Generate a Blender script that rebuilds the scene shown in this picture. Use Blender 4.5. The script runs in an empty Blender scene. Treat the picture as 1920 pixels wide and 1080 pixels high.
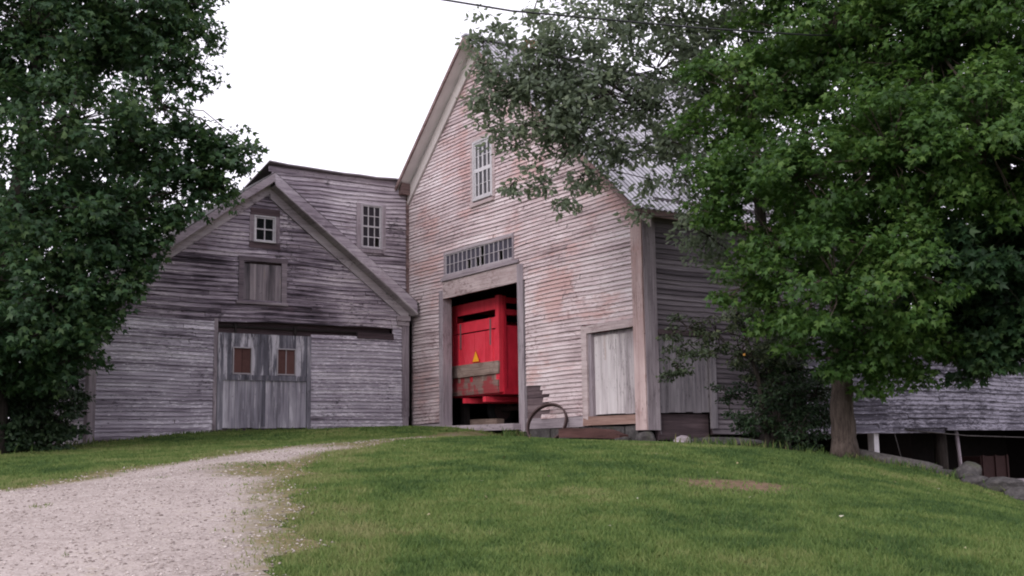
import bpy, math, random
import numpy as np
from mathutils import Vector, Matrix, Euler

random.seed(7)
R = np.random.default_rng(11)
sc = bpy.context.scene
COL = sc.collection
rad = math.radians

# ------------------------------------------------------------------ helpers
class MB:
    """collects faces and links them as one mesh object"""
    def __init__(s):
        s.v = []; s.f = []; s.a = []; s.sm = []
    def face(s, pts, var=None, smooth=False):
        i = len(s.v); s.v.extend([tuple(p) for p in pts]); s.f.append(tuple(range(i, i+len(pts))))
        s.a.append(random.random() if var is None else var); s.sm.append(smooth)
    def hexa(s, p, var=None):
        """8 corners: bottom ring 0-3, top ring 4-7"""
        if var is None: var = random.random()
        for q in ((3,2,1,0),(4,5,6,7),(0,1,5,4),(1,2,6,5),(2,3,7,6),(3,0,4,7)):
            s.face([p[k] for k in q], var)
    def box(s, x0,x1,y0,y1,z0,z1, var=None, jit=0.0):
        j = lambda: random.uniform(-jit, jit) if jit else 0
        p = [(x0,y0,z0),(x1,y0,z0),(x1,y1,z0),(x0,y1,z0),(x0,y0,z1),(x1,y0,z1),(x1,y1,z1),(x0,y1,z1)]
        s.hexa([(a+j(),b+j(),c+j()) for a,b,c in p], var)
    def tube(s, pts, radii, n=8, var=None, cap=True, smooth=True):
        if var is None: var = random.random()
        pts = [Vector(p) for p in pts]; rings = []
        ref = Vector((0.31,0.22,0.93))
        for i,p in enumerate(pts):
            t = (pts[min(i+1,len(pts)-1)]-pts[max(i-1,0)]).normalized()
            rf = ref if abs(t.dot(ref)) < .95 else Vector((1,0,0))
            a = t.cross(rf).normalized(); b = t.cross(a)
            base = len(s.v)
            for k in range(n):
                th = 2*math.pi*k/n
                s.v.append(tuple(p+(a*math.cos(th)+b*math.sin(th))*radii[i]))
            rings.append(base)
        for i in range(len(pts)-1):
            for k in range(n):
                k2 = (k+1)%n
                s.f.append((rings[i]+k, rings[i]+k2, rings[i+1]+k2, rings[i+1]+k)); s.a.append(var); s.sm.append(smooth)
        if cap:
            for r0,rev in ((rings[0],True),(rings[-1],False)):
                f = [r0+k for k in range(n)]
                s.f.append(tuple(f[::-1] if rev else f)); s.a.append(var); s.sm.append(False)
    def build(s, name, mat, parent=None):
        o0 = Vector((0,0,0))
        if parent:
            o0 = world_loc(parent)
        me = bpy.data.meshes.new(name)
        me.from_pydata([(x-o0.x,y-o0.y,z-o0.z) for x,y,z in s.v], [], s.f)
        at = me.attributes.new('var','FLOAT','FACE'); at.data.foreach_set('value', s.a)
        me.polygons.foreach_set('use_smooth', s.sm)
        me.materials.append(mat); me.update()
        o = bpy.data.objects.new(name, me); COL.objects.link(o)
        if parent: o.parent = parent
        return o

def world_loc(o):
    v = Vector(o.location)
    while o.parent:
        o = o.parent; v = v + Vector(o.location)
    return v

def fast_mesh(name, V, F, var, mat, parent=None, smooth=False, attr='var'):
    """V (N,3) float, F (M,3) int triangles, var (M,) float"""
    if parent: V = V - np.array(world_loc(parent))
    me = bpy.data.meshes.new(name)
    k = F.shape[1]
    me.vertices.add(len(V)); me.vertices.foreach_set('co', np.ascontiguousarray(V,np.float32).ravel())
    me.loops.add(F.size); me.loops.foreach_set('vertex_index', np.ascontiguousarray(F,np.int32).ravel())
    me.polygons.add(len(F)); me.polygons.foreach_set('loop_start', np.arange(0,F.size,k,dtype=np.int32))
    me.polygons.foreach_set('loop_total', np.full(len(F),k,np.int32))
    me.update(calc_edges=True)
    if var is not None:
        at = me.attributes.new(attr,'FLOAT','FACE'); at.data.foreach_set('value', np.ascontiguousarray(var,np.float32))
    if smooth: me.polygons.foreach_set('use_smooth', np.ones(len(F),bool))
    me.materials.append(mat)
    o = bpy.data.objects.new(name, me); COL.objects.link(o)
    if parent: o.parent = parent
    return o

def thing(name, label, cat, loc, group=None):
    o = bpy.data.objects.new(name, None); o.empty_display_size = .3; COL.objects.link(o)
    o.location = loc; o['label'] = label; o['category'] = cat
    if group: o['group'] = group
    return o
def tag(o, label, cat, group=None):
    o['label'] = label; o['category'] = cat
    if group: o['group'] = group
    return o

# ------------------------------------------------------------------ materials
class N:
    def __init__(s, name):
        s.m = bpy.data.materials.new(name); s.m.use_nodes = True
        s.t = s.m.node_tree; s.t.nodes.clear()
        s.out = s.t.nodes.new('ShaderNodeOutputMaterial')
    def n(s, typ, **kw):
        nd = s.t.nodes.new('ShaderNode'+typ)
        for k,v in kw.items(): setattr(nd,k,v)
        return nd
    def l(s, a, b): s.t.links.new(a, b)
    def math(s, op, a, b=None, c=None, clamp=False):
        nd = s.n('Math', operation=op, use_clamp=clamp)
        for i,x in enumerate((a,b,c)):
            if x is None: continue
            if isinstance(x,(int,float)): nd.inputs[i].default_value = x
            else: s.l(x, nd.inputs[i])
        return nd.outputs[0]
    def pos(s):
        if not hasattr(s,'_p'): s._p = s.n('NewGeometry').outputs['Position']
        return s._p
    def noise(s, scale, detail=4., rough=.55, off=(0,0,0)):
        mp = s.n('Mapping'); mp.inputs['Scale'].default_value = scale if isinstance(scale,tuple) else (scale,)*3
        mp.inputs['Location'].default_value = off
        s.l(s.pos(), mp.inputs['Vector'])
        nz = s.n('TexNoise'); nz.inputs['Scale'].default_value = 1.; nz.inputs['Detail'].default_value = detail
        nz.inputs['Roughness'].default_value = rough
        s.l(mp.outputs[0], nz.inputs['Vector']); return nz.outputs['Fac']
    def attr(s, name):
        a = s.n('Attribute'); a.attribute_name = name; return a.outputs['Fac']
    def ramp(s, fac, stops):
        r = s.n('ValToRGB'); e = r.color_ramp.elements
        while len(e) < len(stops): e.new(.5)
        for el,(p,c) in zip(e, stops):
            el.position = p; el.color = (*c,1) if len(c)==3 else c
        s.l(fac, r.inputs[0]); return r.outputs[0]
    def mix(s, fac, a, b, mode='MIX'):
        m = s.n('Mix', data_type='RGBA', blend_type=mode)
        for sock,x in ((m.inputs[0],fac),(m.inputs[6],a),(m.inputs[7],b)):
            if isinstance(x,(int,float)): sock.default_value = x
            elif isinstance(x,tuple): sock.default_value = (*x,1) if len(x)==3 else x
            else: s.l(x, sock)
        return m.outputs[2]
    def smooth(s, x, lo, hi):
        mr = s.n('MapRange', interpolation_type='SMOOTHSTEP'); mr.inputs[1].default_value = lo; mr.inputs[2].default_value = hi
        s.l(x, mr.inputs[0]); return mr.outputs[0]
    def bsdf(s, col, rough=.8, bump=None, bstr=.4, bdist=.01, metal=0., spec=.3):
        b = s.n('BsdfPrincipled')
        if isinstance(col,tuple): b.inputs['Base Color'].default_value = (*col,1)
        else: s.l(col, b.inputs['Base Color'])
        if isinstance(rough,(int,float)): b.inputs['Roughness'].default_value = rough
        else: s.l(rough, b.inputs['Roughness'])
        b.inputs['Metallic'].default_value = metal
        b.inputs['Specular IOR Level'].default_value = spec
        if bump is not None:
            bp = s.n('Bump'); bp.inputs['Strength'].default_value = bstr; bp.inputs['Distance'].default_value = bdist
            s.l(bump, bp.inputs['Height']); s.l(bp.outputs[0], b.inputs['Normal'])
        s.l(b.outputs[0], s.out.inputs[0]); s.b = b
        return s.m

def wood(name, stops, vert=False, wv=.5, wg=.35, ws=.5, wp=.3, off=0., blotch=None, streak=None, seed=0., gs=1., flake=None, chip=None):
    """weathered boards; grain runs along the boards.
    blotch=(colour, lo, hi, scale, amount); flake=(colour, threshold, amount) paint left in flakes; chip = the same for dark bare spots"""
    s = N(name)
    if vert: g = s.noise((26*gs,26*gs,1.6), 5, .65, (seed,0,0)); k = s.noise((7,7,.55), 3, .5, (seed+5,0,0)); fl = s.noise((30,30,6), 6, .72, (seed+1,6,3))
    else:    g = s.noise((1.6,1.6,42*gs), 5, .65, (seed,0,0)); k = s.noise((.30,.30,8.5), 6, .68, (seed+5,0,0)); fl = s.noise((5.5,5.5,26), 6, .72, (seed+1,6,3))
    p = s.noise(.45, 4, .6, (seed,3,1)); v = s.attr('var')
    f = s.math('MULTIPLY', s.math('SUBTRACT',v,.5), wv)
    for x,w in ((g,wg*2.2),(k,ws*2.2),(p,wp*2.2)):
        f = s.math('MULTIPLY_ADD', s.math('SUBTRACT',x,.5), w, f)
    f = s.math('ADD', f, .5+off)
    col = s.ramp(f, stops)
    if blotch:
        c,lo,hi,scl,amt = blotch
        b = s.noise(scl, 5, .65, (seed+9,2,7))
        b = s.math('MULTIPLY_ADD', s.math('SUBTRACT',g,.5), .35, b)
        b = s.math('MULTIPLY_ADD', s.math('SUBTRACT',v,.5), .12, b)
        col = s.mix(s.math('MULTIPLY', s.smooth(b,lo,hi), amt), col, c)
    if flake:
        c,th,amt = flake
        q = s.math('MULTIPLY_ADD', s.math('SUBTRACT',p,.5), .5, fl); q = s.math('MULTIPLY_ADD', s.math('SUBTRACT',k,.5), .45, q)
        col = s.mix(s.math('MULTIPLY', s.smooth(q,th,th+.07), amt), col, c)
    if chip:
        c,th,amt = chip
        f2 = s.noise((24,24,5) if vert else (6.5,6.5,20), 6, .75, (seed+31,1,8))
        q = s.math('MULTIPLY_ADD', s.math('SUBTRACT',s.noise(.8,3,.5,(seed+40,0,0)),.5), .45, f2)
        col = s.mix(s.math('MULTIPLY', s.smooth(q,th,th+.06), amt), col, c)
    sp = s.noise((9,9,9) if vert else (7,7,16), 3, .7, (seed+2,4,4))
    col = s.mix(s.math('MULTIPLY', s.smooth(sp,.66,.74), .55), col, (.05,.04,.048))
    return s.bsdf(col, .88, s.math('ADD', g, s.math('MULTIPLY', fl, .6)), .6, .007, spec=.2)

def plain(name, col, rough=.7, var=.25, metal=0., nscale=6., spec=.3, bump=.2):
    s = N(name)
    nz = s.noise(nscale, 5, .6)
    f = s.math('ADD', s.math('MULTIPLY', s.math('SUBTRACT', s.attr('var'),.5), var), s.math('MULTIPLY', s.math('SUBTRACT',nz,.5), var*2.5))
    c = s.ramp(s.math('ADD', f, .5), [(.0,tuple(x*.45 for x in col)),(.5,col),(1.,tuple(min(1,x*1.45) for x in col))])
    return s.bsdf(c, rough, nz, bump, .01, metal, spec)

def leafmat(name, cols, trans=(.10,.16,.03), tw=.3, rough=.5):
    s = N(name)
    v = s.attr('var'); cl = s.noise(.9, 2, .5)
    f = s.math('ADD', s.math('MULTIPLY', v, .6), s.math('MULTIPLY', s.math('SUBTRACT',cl,.3), .9))
    c = s.ramp(f, [(.1,cols[0]),(.5,cols[1]),(.95,cols[2])])
    b = s.n('BsdfPrincipled'); s.l(c, b.inputs['Base Color']); b.inputs['Roughness'].default_value = rough
    b.inputs['Specular IOR Level'].default_value = .25
    t = s.n('BsdfTranslucent'); s.l(s.mix(.6, c, trans), t.inputs[0])
    m = s.n('MixShader'); m.inputs[0].default_value = tw
    s.l(b.outputs[0], m.inputs[1]); s.l(t.outputs[0], m.inputs[2]); s.l(m.outputs[0], s.out.inputs[0])
    return s.m

M = {}
gd=(.045,.036,.043); gm=(.20,.163,.185); gl=(.37,.315,.35); gp=(.55,.49,.53)
M['grey_clap'] = wood('weathered_grey_clapboard', [(.03,gd),(.30,(.19,.163,.20)),(.54,(.36,.322,.38)),(.82,(.50,.46,.525)),(1.,(.66,.625,.68))], wv=.26, wg=.55, ws=.66, wp=.34, off=.12,
                      flake=((.76,.72,.78),.555,.9), chip=((.05,.042,.053),.60,.85))
M['dark_clap'] = wood('dark_weathered_clapboard', [(.05,(.03,.024,.031)),(.30,(.13,.105,.132)),(.56,(.28,.238,.284)),(.82,(.46,.405,.455)),(1.,(.57,.52,.555))], wv=.30, wg=.6, ws=1.0, wp=.7, off=.11,
                      blotch=((.10,.05,.055),.6,.75,1.1,.3), seed=3., flake=((.68,.61,.65),.585,.85), chip=((.035,.028,.034),.575,.85))
M['wing_clap'] = wood('wing_clapboard', [(.05,(.04,.03,.039)),(.30,(.18,.148,.178)),(.56,(.36,.31,.356)),(.82,(.50,.45,.495)),(1.,(.6,.55,.585))], wv=.24, wg=.5, ws=.8, wp=.5, off=.11,
                      blotch=((.19,.12,.13),.58,.72,.9,.4), seed=8., flake=((.68,.63,.67),.60,.75), chip=((.05,.04,.05),.60,.8))
M['pink_clap'] = wood('peeling_pale_clapboard', [(.0,(.12,.085,.09)),(.27,(.38,.295,.305)),(.55,(.60,.50,.515)),(.82,(.72,.64,.655)),(1.,(.80,.735,.745))], wv=.26, wg=.55, ws=.42, wp=.40, off=.06,
                      blotch=((.50,.305,.285),.47,.65,(.6,.6,.9),.74), seed=14., flake=((.76,.69,.70),.62,.6), chip=((.25,.16,.165),.575,.75))
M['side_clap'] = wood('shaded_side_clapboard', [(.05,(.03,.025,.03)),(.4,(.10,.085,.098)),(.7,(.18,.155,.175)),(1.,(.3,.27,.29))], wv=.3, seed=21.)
M['white_peel'] = wood('peeling_white_clapboard', [(.12,(.035,.031,.042)),(.4,(.085,.078,.10)),(.6,(.135,.126,.155)),(1.,(.24,.225,.265))], wv=.3, wg=.5, ws=.4, wp=.25, off=.05, seed=30., gs=.4,
                       flake=((.34,.32,.38),.51,.85), chip=((.04,.036,.046),.55,.85))
M['trim'] = wood('weathered_trim', [(.05,(.12,.10,.118)),(.4,(.27,.228,.253)),(.7,(.42,.367,.395)),(1.,(.54,.49,.515))], wv=.25, wg=.4, ws=.3, wp=.3, seed=40., chip=((.08,.062,.07),.62,.6))
M['trim_v'] = wood('weathered_post_trim', [(.05,(.11,.09,.107)),(.4,(.24,.202,.227)),(.7,(.38,.33,.36)),(1.,(.5,.45,.48))], vert=True, wv=.25, wg=.45, ws=.35, wp=.3, seed=44., chip=((.08,.062,.07),.60,.6))
M['pink_trim_v'] = wood('peeling_pink_corner_board', [(.05,(.19,.12,.115)),(.4,(.42,.30,.293)),(.7,(.56,.435,.43)),(1.,(.66,.56,.56))], vert=True, wv=.2, wg=.4, ws=.35, wp=.4, seed=47., blotch=((.42,.25,.225),.50,.68,1.3,.6), chip=((.2,.13,.125),.58,.6))
M['pink_trim'] = wood('peeling_pale_trim', [(.05,(.15,.11,.108)),(.36,(.38,.30,.302)),(.66,(.55,.46,.465)),(1.,(.68,.60,.605))], wv=.2, wg=.4, ws=.3, wp=.4, seed=49., blotch=((.27,.17,.165),.55,.72,2.2,.6), chip=((.16,.11,.11),.58,.7))
M['rust_trim'] = wood('reddish_rake_board', [(.1,(.09,.06,.06)),(.5,(.20,.135,.13)),(.9,(.34,.26,.25))], seed=52.)
M['soffit_board'] = plain('whitish_soffit_boards', (.80,.74,.745), .8, .12, nscale=2.)
M['soffit'] = plain('faded_soffit_paint', (.56,.51,.505), .8, .16, nscale=2.)
M['door_v'] = wood('blue_grey_door_planks', [(.05,(.085,.08,.10)),(.38,(.27,.255,.30)),(.66,(.43,.405,.46)),(1.,(.68,.65,.70))], vert=True, wv=.25, wg=.3, ws=.5, wp=.3, seed=55.,
                   blotch=((.66,.64,.69),.55,.68,(7,7,.8),.7))
M['door_dark'] = wood('dark_blue_grey_planks', [(.05,(.05,.048,.06)),(.45,(.14,.135,.165)),(.75,(.27,.26,.30)),(1.,(.5,.47,.5))], vert=True, wv=.2, wg=.35, ws=.6, wp=.3, seed=58., blotch=((.58,.555,.61),.53,.63,(5.5,5.5,.6),.9), chip=((.04,.038,.046),.59,.7))
M['white_door'] = wood('whitewashed_door_planks', [(.05,(.12,.10,.11)),(.35,(.36,.32,.335)),(.6,(.56,.51,.525)),(1.,(.72,.68,.69))], vert=True, wv=.25, wg=.3, ws=.45, wp=.25, off=.03, seed=61.,
                       blotch=((.36,.22,.15),.62,.76,(5,5,1.2),.6), chip=((.14,.12,.125),.61,.7))
M['hatch'] = wood('brown_hatch_planks', [(.05,(.05,.045,.052)),(.4,(.15,.13,.145)),(.7,(.26,.225,.245)),(1.,(.38,.33,.34))], vert=True, wv=.55, ws=.6, seed=64., blotch=((.34,.26,.2),.60,.72,(5,5,1.),.6))
M['pale_trim'] = wood('faded_lavender_trim', [(.05,(.16,.13,.15)),(.36,(.36,.315,.345)),(.66,(.52,.47,.50)),(1.,(.64,.60,.625))], wv=.2, wg=.35, ws=.3, wp=.3, seed=81., chip=((.12,.095,.11),.61,.7))
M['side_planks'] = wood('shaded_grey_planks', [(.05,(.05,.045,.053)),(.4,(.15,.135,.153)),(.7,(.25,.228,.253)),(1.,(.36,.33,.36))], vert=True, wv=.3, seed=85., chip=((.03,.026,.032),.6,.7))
M['hatch_frame'] = wood('hatch_frame_board', [(.05,(.05,.04,.048)),(.45,(.16,.13,.15)),(.8,(.28,.24,.265)),(1.,(.45,.4,.43))], wv=.5, seed=66.)
M['bare'] = wood('dark_sheathing', [(.05,(.025,.019,.022)),(.45,(.085,.06,.068)),(.8,(.17,.125,.135)),(1.,(.24,.19,.2))], wv=.4, seed=67.)
M['beam_red'] = wood('rotten_red_brown_timber', [(.05,(.03,.016,.016)),(.5,(.10,.05,.045)),(1.,(.22,.13,.12))], seed=70.)
M['sillwood'] = wood('salmon_sill_board', [(.05,(.12,.07,.06)),(.5,(.30,.19,.16)),(1.,(.46,.36,.33))], seed=73.)
M['plank'] = wood('grey_brown_plank', [(.05,(.09,.06,.05)),(.5,(.27,.20,.17)),(1.,(.44,.36,.32))], wv=.3, wg=.6, ws=.5, seed=76., blotch=((.12,.07,.055),.5,.66,2.6,.6))
M['plank_red'] = wood('red_stained_plank', [(.05,(.10,.06,.055)),(.5,(.26,.17,.15)),(1.,(.40,.30,.27))], seed=78., blotch=((.30,.035,.045),.42,.52,(1.7,1.7,1.2),.85))
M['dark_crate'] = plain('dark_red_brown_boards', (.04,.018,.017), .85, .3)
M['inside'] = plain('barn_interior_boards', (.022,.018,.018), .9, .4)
M['board_brown'] = plain('red_brown_boarding', (.115,.055,.05), .85, .25, nscale=9)
M['white_paint'] = plain('flaking_white_paint', (.54,.52,.545), .6, .25, nscale=14)
M['grey_paint'] = plain('grey_window_paint', (.40,.37,.40), .7, .2, nscale=12)
def redpaint(name, c0, c1, c2):
    s = N(name)
    a = s.noise((5,5,1.3),5,.65); b = s.noise(1.3,4,.6); v = s.attr('var')
    f = s.math('ADD', s.math('ADD', s.math('MULTIPLY',a,.45), s.math('MULTIPLY',b,.45)), s.math('MULTIPLY',v,.14))
    col = s.ramp(f, [(.34,c0),(.52,c1),(.72,c2)])
    ch = s.noise((18,18,5),5,.7,(3,3,3)); col = s.mix(s.math('MULTIPLY', s.smooth(ch,.64,.70),.7), col, (.17,.045,.045))
    return s.bsdf(col, .5, a, .25, .008, spec=.35)
M['red'] = redpaint('faded_red_wagon_paint',(.52,.025,.042),(.74,.045,.075),(.80,.09,.125))
M['red_side'] = redpaint('deep_red_wagon_paint',(.33,.011,.024),(.52,.02,.042),(.58,.045,.06))
M['orange'] = plain('amber_reflector', (.95,.42,.03), .4, .05)
M['redrim'] = plain('dark_red_reflector', (.5,.03,.02), .35, .05)
M['apple'] = plain('ripe_apple_skin', (.55,.27,.06), .5, .2)
M['iron'] = plain('rusty_iron', (.075,.048,.048), .75, .35, metal=.2, nscale=20)
M['strap'] = plain('worn_steel_strap', (.24,.12,.13), .6, .3, nscale=14)
M['rubber'] = plain('dusty_rubber', (.02,.02,.022), .8, .2)
M['shingle'] = plain('dark_roof_shingles', (.06,.055,.055), .9, .5, nscale=5)
M['shingle_grey'] = plain('silvered_roof_shingles', (.20,.175,.19), .9, .4, nscale=5)
M['wire'] = plain('black_cable', (.02,.02,.022), .6, .1)

def tin():
    s = N('corrugated_tin')
    a = s.noise((1.2,.5,.5),4,.6); b = s.noise(7,4,.6)
    f = s.math('ADD', s.math('MULTIPLY',a,.5), s.math('MULTIPLY',b,.2)); f = s.math('ADD', f, s.math('MULTIPLY', s.attr('var'), .3))
    c = s.ramp(f, [(.3,(.10,.095,.105)),(.5,(.30,.29,.31)),(.68,(.58,.57,.60))])
    return s.bsdf(c, .38, b, .1, .005, metal=.75)
M['tin'] = tin()

def glass(name, col, rough=.06, sp=.6):
    s = N(name)
    w = s.noise(1.7,2,.5)
    return s.bsdf(col, rough, w, .25, .05, spec=sp)
M['glass_dark'] = glass('dark_old_glass', (.008,.009,.012))
M['glass_pale'] = glass('dusty_glass', (.022,.02,.027), .3, .3)
M['glass_milky'] = glass('sky_grey_glass', (.06,.056,.076), .25, .5)

def bark(name, c0, c1):
    s = N(name)
    a = s.noise((16,16,2.2),5,.7); b = s.noise(2.2,3,.5)
    c = s.ramp(s.math('ADD', s.math('MULTIPLY',a,.75), s.math('MULTIPLY',b,.25)), [(.32,c0),(.68,c1)])
    return s.bsdf(c, .92, a, 1., .03, spec=.15)
M['bark'] = bark('maple_bark', (.035,.026,.022), (.15,.118,.102))
M['bark_dark'] = bark('dark_bark', (.018,.015,.014), (.07,.058,.052))
M['log'] = bark('weathered_log', (.05,.045,.045), (.16,.147,.143))

def stone():
    s = N('field_stone')
    a = s.noise(5,6,.65); b = s.noise(24,4,.6)
    c = s.ramp(s.math('ADD', s.math('MULTIPLY',a,.6), s.math('MULTIPLY',b,.4)), [(.3,(.026,.024,.025)),(.5,(.07,.064,.064)),(.7,(.145,.136,.134))])
    c = s.mix(s.math('MULTIPLY', s.smooth(s.noise(3.1,4,.6,(4,4,4)),.55,.7),.5), c, (.07,.08,.04))
    return s.bsdf(c, .9, a, .7, .04)
M['stone'] = stone()

M['leaf_maple'] = leafmat('maple_leaf', ((.028,.064,.019),(.060,.128,.031),(.135,.22,.052)), (.12,.23,.035), .38)
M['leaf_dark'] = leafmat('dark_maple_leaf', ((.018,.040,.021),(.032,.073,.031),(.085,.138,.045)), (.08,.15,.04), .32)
M['leaf_grey'] = leafmat('grey_green_leaf', ((.085,.108,.078),(.15,.19,.135),(.25,.29,.18)), (.22,.28,.15), .48)
M['leaf_apple'] = leafmat('apple_leaf', ((.03,.045,.025),(.06,.085,.045),(.12,.14,.07)), (.08,.1,.04), .25)
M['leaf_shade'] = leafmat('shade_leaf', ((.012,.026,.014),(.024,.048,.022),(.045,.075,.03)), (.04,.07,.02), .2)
M['dead_leaf'] = plain('dry_leaf', (.42,.2,.13), .8, .3)

# ------------------------------------------------------------------ terrain
CP = np.array([(0,0,-1.6),(-6,0,-1.72),(6,-3,-1.75),(0,-10,-1.95),(-12,6,-1.4),(2.2,3.3,-1.12),(4.5,6.6,-.70),(6.7,9.9,-.36),(9,13.2,-.08),(11.2,16.6,.10),(13.5,19.9,.17),(15.3,25.2,.48),
(1.3,7.9,-.74),(2.3,13.8,-.42),(3.3,19.7,-.2),(4.2,25,-.06),(6.6,28.2,.18),(10,28.2,.46),(13,28.2,.5),(10,24,.2),(-4,12,-.8),(-6,22,-.35),(-4,32,-.1),(3,34,-.05),(5,45,-.05),
(6.7,4.05,-.9),(10.3,6.2,-.82),(14.5,8.8,-.98),(12.6,11.2,-.28),(16.2,13.4,-.31),(15.6,18.3,-.03),(15.6,20.5,.03),(15.6,22.3,.09),(17.2,16.9,-.12),(19,17.2,-.45),
(17.3,11.8,-.68),(18.5,10.2,-1.35),(20,13.5,-1.1),(22,17,-1.25),(22,14.5,-1.35),(26,17,-1.5),(25,12,-1.7),(30,18,-1.6),(36,20,-1.6),(28,21,-1.5),(22,21,-1.2),(18,22,-.1),(18,28,.2),(25,30,-.3),(12,33,.3),(40,10,-2.2),(22,4,-2.)], float)
LEN, MEAN = 14., -.9
def kern(r):
    a = np.sqrt(3)*r/LEN; return (1+a)*np.exp(-a)
_D = np.linalg.norm(CP[:,None,:2]-CP[None,:,:2], axis=2)
_W = np.linalg.solve(kern(_D)+2e-4*np.eye(len(CP)), CP[:,2]-MEAN)
def gz(x, y):
    x = np.atleast_1d(np.asarray(x,float)); y = np.atleast_1d(np.asarray(y,float)); out = np.empty(x.shape)
    xf, yf = x.ravel(), y.ravel(); o = np.empty(xf.shape)
    for i in range(0, len(xf), 20000):
        r = np.sqrt((xf[i:i+20000,None]-CP[:,0])**2+(yf[i:i+20000,None]-CP[:,1])**2)
        o[i:i+20000] = MEAN+kern(r)@_W
    return o.reshape(x.shape)
def g1(x, y): return float(gz(x,y)[0])

def vnoise(x, y, s, seed=0):
    """cheap smooth value noise for scattering masks, 0..1"""
    rg = np.random.default_rng(seed); T = rg.random((64,64))
    x = np.asarray(x)/s; y = np.asarray(y)/s
    xi = np.floor(x).astype(int); yi = np.floor(y).astype(int); fx = x-xi; fy = y-yi
    fx = fx*fx*(3-2*fx); fy = fy*fy*(3-2*fy)
    g = lambda a,b: T[a%64,b%64]
    return (g(xi,yi)*(1-fx)+g(xi+1,yi)*fx)*(1-fy)+(g(xi,yi+1)*(1-fx)+g(xi+1,yi+1)*fx)*fy

DRIVE = np.array([(-14,6.),(-6,12.4),(0,13.75),(2.43,14.07),(3.1,14.54),(4.47,16.06),(6.35,18.18),(8.24,20.07),(9.8,20.9),(11.6,21.7),(14.4,24.2),(15.4,24.4),(15.5,23.5),
                  (12.6,21.0),(10.4,18.9),(8.95,17.3),(7.62,15.9),(6.42,14.2),(5.37,12.25),(4.46,10.35),(3.93,9.15),(3.46,8.15),(3.13,7.25),(2.84,6.6),(2.3,5.),(1.0,2.0),(-1,-2),(-4,-8),(-14,-8)], float)
def sdf(x, y, P=DRIVE):
    """signed distance to polygon, negative inside"""
    x = np.asarray(x,float); y = np.asarray(y,float)
    d = np.full(x.shape, 1e9); ins = np.zeros(x.shape,bool)
    for i in range(len(P)):
        x0,y0 = P[i]; x1,y1 = P[(i+1)%len(P)]
        ex,ey = x1-x0,y1-y0
        t = np.clip(((x-x0)*ex+(y-y0)*ey)/(ex*ex+ey*ey),0,1)
        d = np.minimum(d, np.hypot(x-x0-t*ex, y-y0-t*ey))
        c = ((y0>y)!=(y1>y)) & (x < (x1-x0)*(y-y0)/(y1-y0+1e-12)+x0)
        ins ^= c
    return np.where(ins,-d,d)

def drive_s(x, y):
    return sdf(x,y)+(vnoise(x,y,.5,8)-.5)*.5+(vnoise(x,y,.16,9)-.5)*.25

def dirt_mask(x, y):
    """bare earth: under the open shed, beside walls, worn patches"""
    m = np.zeros(np.shape(x))
    m = np.maximum(m, np.clip((sdf(x,y,np.array([(18.3,16.2),(17.8,13.6),(17.0,12.1),(16.9,9.6),(17.5,8.6),(40,8),(40,30),(18.3,30)]))-.1)*-2.,0,1))
    m = np.maximum(m, np.clip((sdf(x,y,np.array([(15.5,18.1),(15.6,23.2),(15.3,25),(15.5,27),(25,30),(25,17.6),(17,17.6)]))-.05)*-4.,0,1))
    m = np.maximum(m, np.clip((sdf(x,y,np.array([(3.9,25.8),(6.4,27.6),(6.9,28.4),(8,40),(-20,40),(-20,27)]))-.2)*-2.,0,1))
    m = np.maximum(m, np.exp(-(((x-8.8)/.62)**2+((y-8.75)/.5)**2))*2.4*(vnoise(x,y,.23,5)*.7+.45))
    m = np.maximum(m, .8*np.exp(-(((x-12.5)/1.)**2+((y-13.2)/.35)**2)))
    m = np.maximum(m, .7*np.exp(-(((x-16.1)/.7)**2+((y-13.3)/.6)**2)))
    return np.clip(m,0,1)

def ground_mat():
    s = N('lawn_turf')
    a = s.noise(.55,4,.6); b = s.noise(3.2,4,.6); c = s.noise(26,4,.7)
    f = s.math('ADD', s.math('ADD', s.math('MULTIPLY',a,.5), s.math('MULTIPLY',b,.25)), s.math('MULTIPLY',c,.25))
    col = s.ramp(f, [(.33,(.036,.060,.018)),(.48,(.062,.097,.026)),(.58,(.088,.118,.036)),(.7,(.125,.135,.054))])
    dc = s.ramp(s.noise(11,5,.65,(3,1,0)), [(.3,(.085,.055,.038)),(.7,(.21,.145,.095))])
    col = s.mix(s.attr('dirt'), col, dc)
    return s.bsdf(col, .95, c, .6, .02, spec=.1)
def build_ground():
    u = np.linspace(-1,1,601)
    def spread(c): return c + 14*np.sinh(u*4.6)/math.sinh(4.6)*26*.9 + u*10
    xs, ys = spread(9.), spread(14.)
    X,Y = np.meshgrid(xs,ys,indexing='ij'); Z = gz(X,Y)
    Z = Z + (vnoise(X,Y,1.3,1)-.5)*.035 + (vnoise(X,Y,.5,2)-.5)*.010
    n = len(xs); V = np.stack([X.ravel(),Y.ravel(),Z.ravel()],1)
    i,j = np.meshgrid(np.arange(n-1),np.arange(n-1),indexing='ij')
    a = (i*n+j).ravel(); F = np.stack([a,a+n,a+n+1,a+1],1)
    o = fast_mesh('lawn', V, F, None, ground_mat(), smooth=True)
    at = o.data.attributes.new('dirt','FLOAT','POINT'); at.data.foreach_set('value', dirt_mask(X.ravel(),Y.ravel()).astype(np.float32))
    o['kind'] = 'structure'
build_ground()
def gzb(x, y):
    """terrain with the same small bumps as the lawn mesh"""
    x=np.asarray(x,float); y=np.asarray(y,float)
    return gz(x,y) + (vnoise(x,y,1.3,1)-.5)*.035 + (vnoise(x,y,.5,2)-.5)*.010

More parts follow.
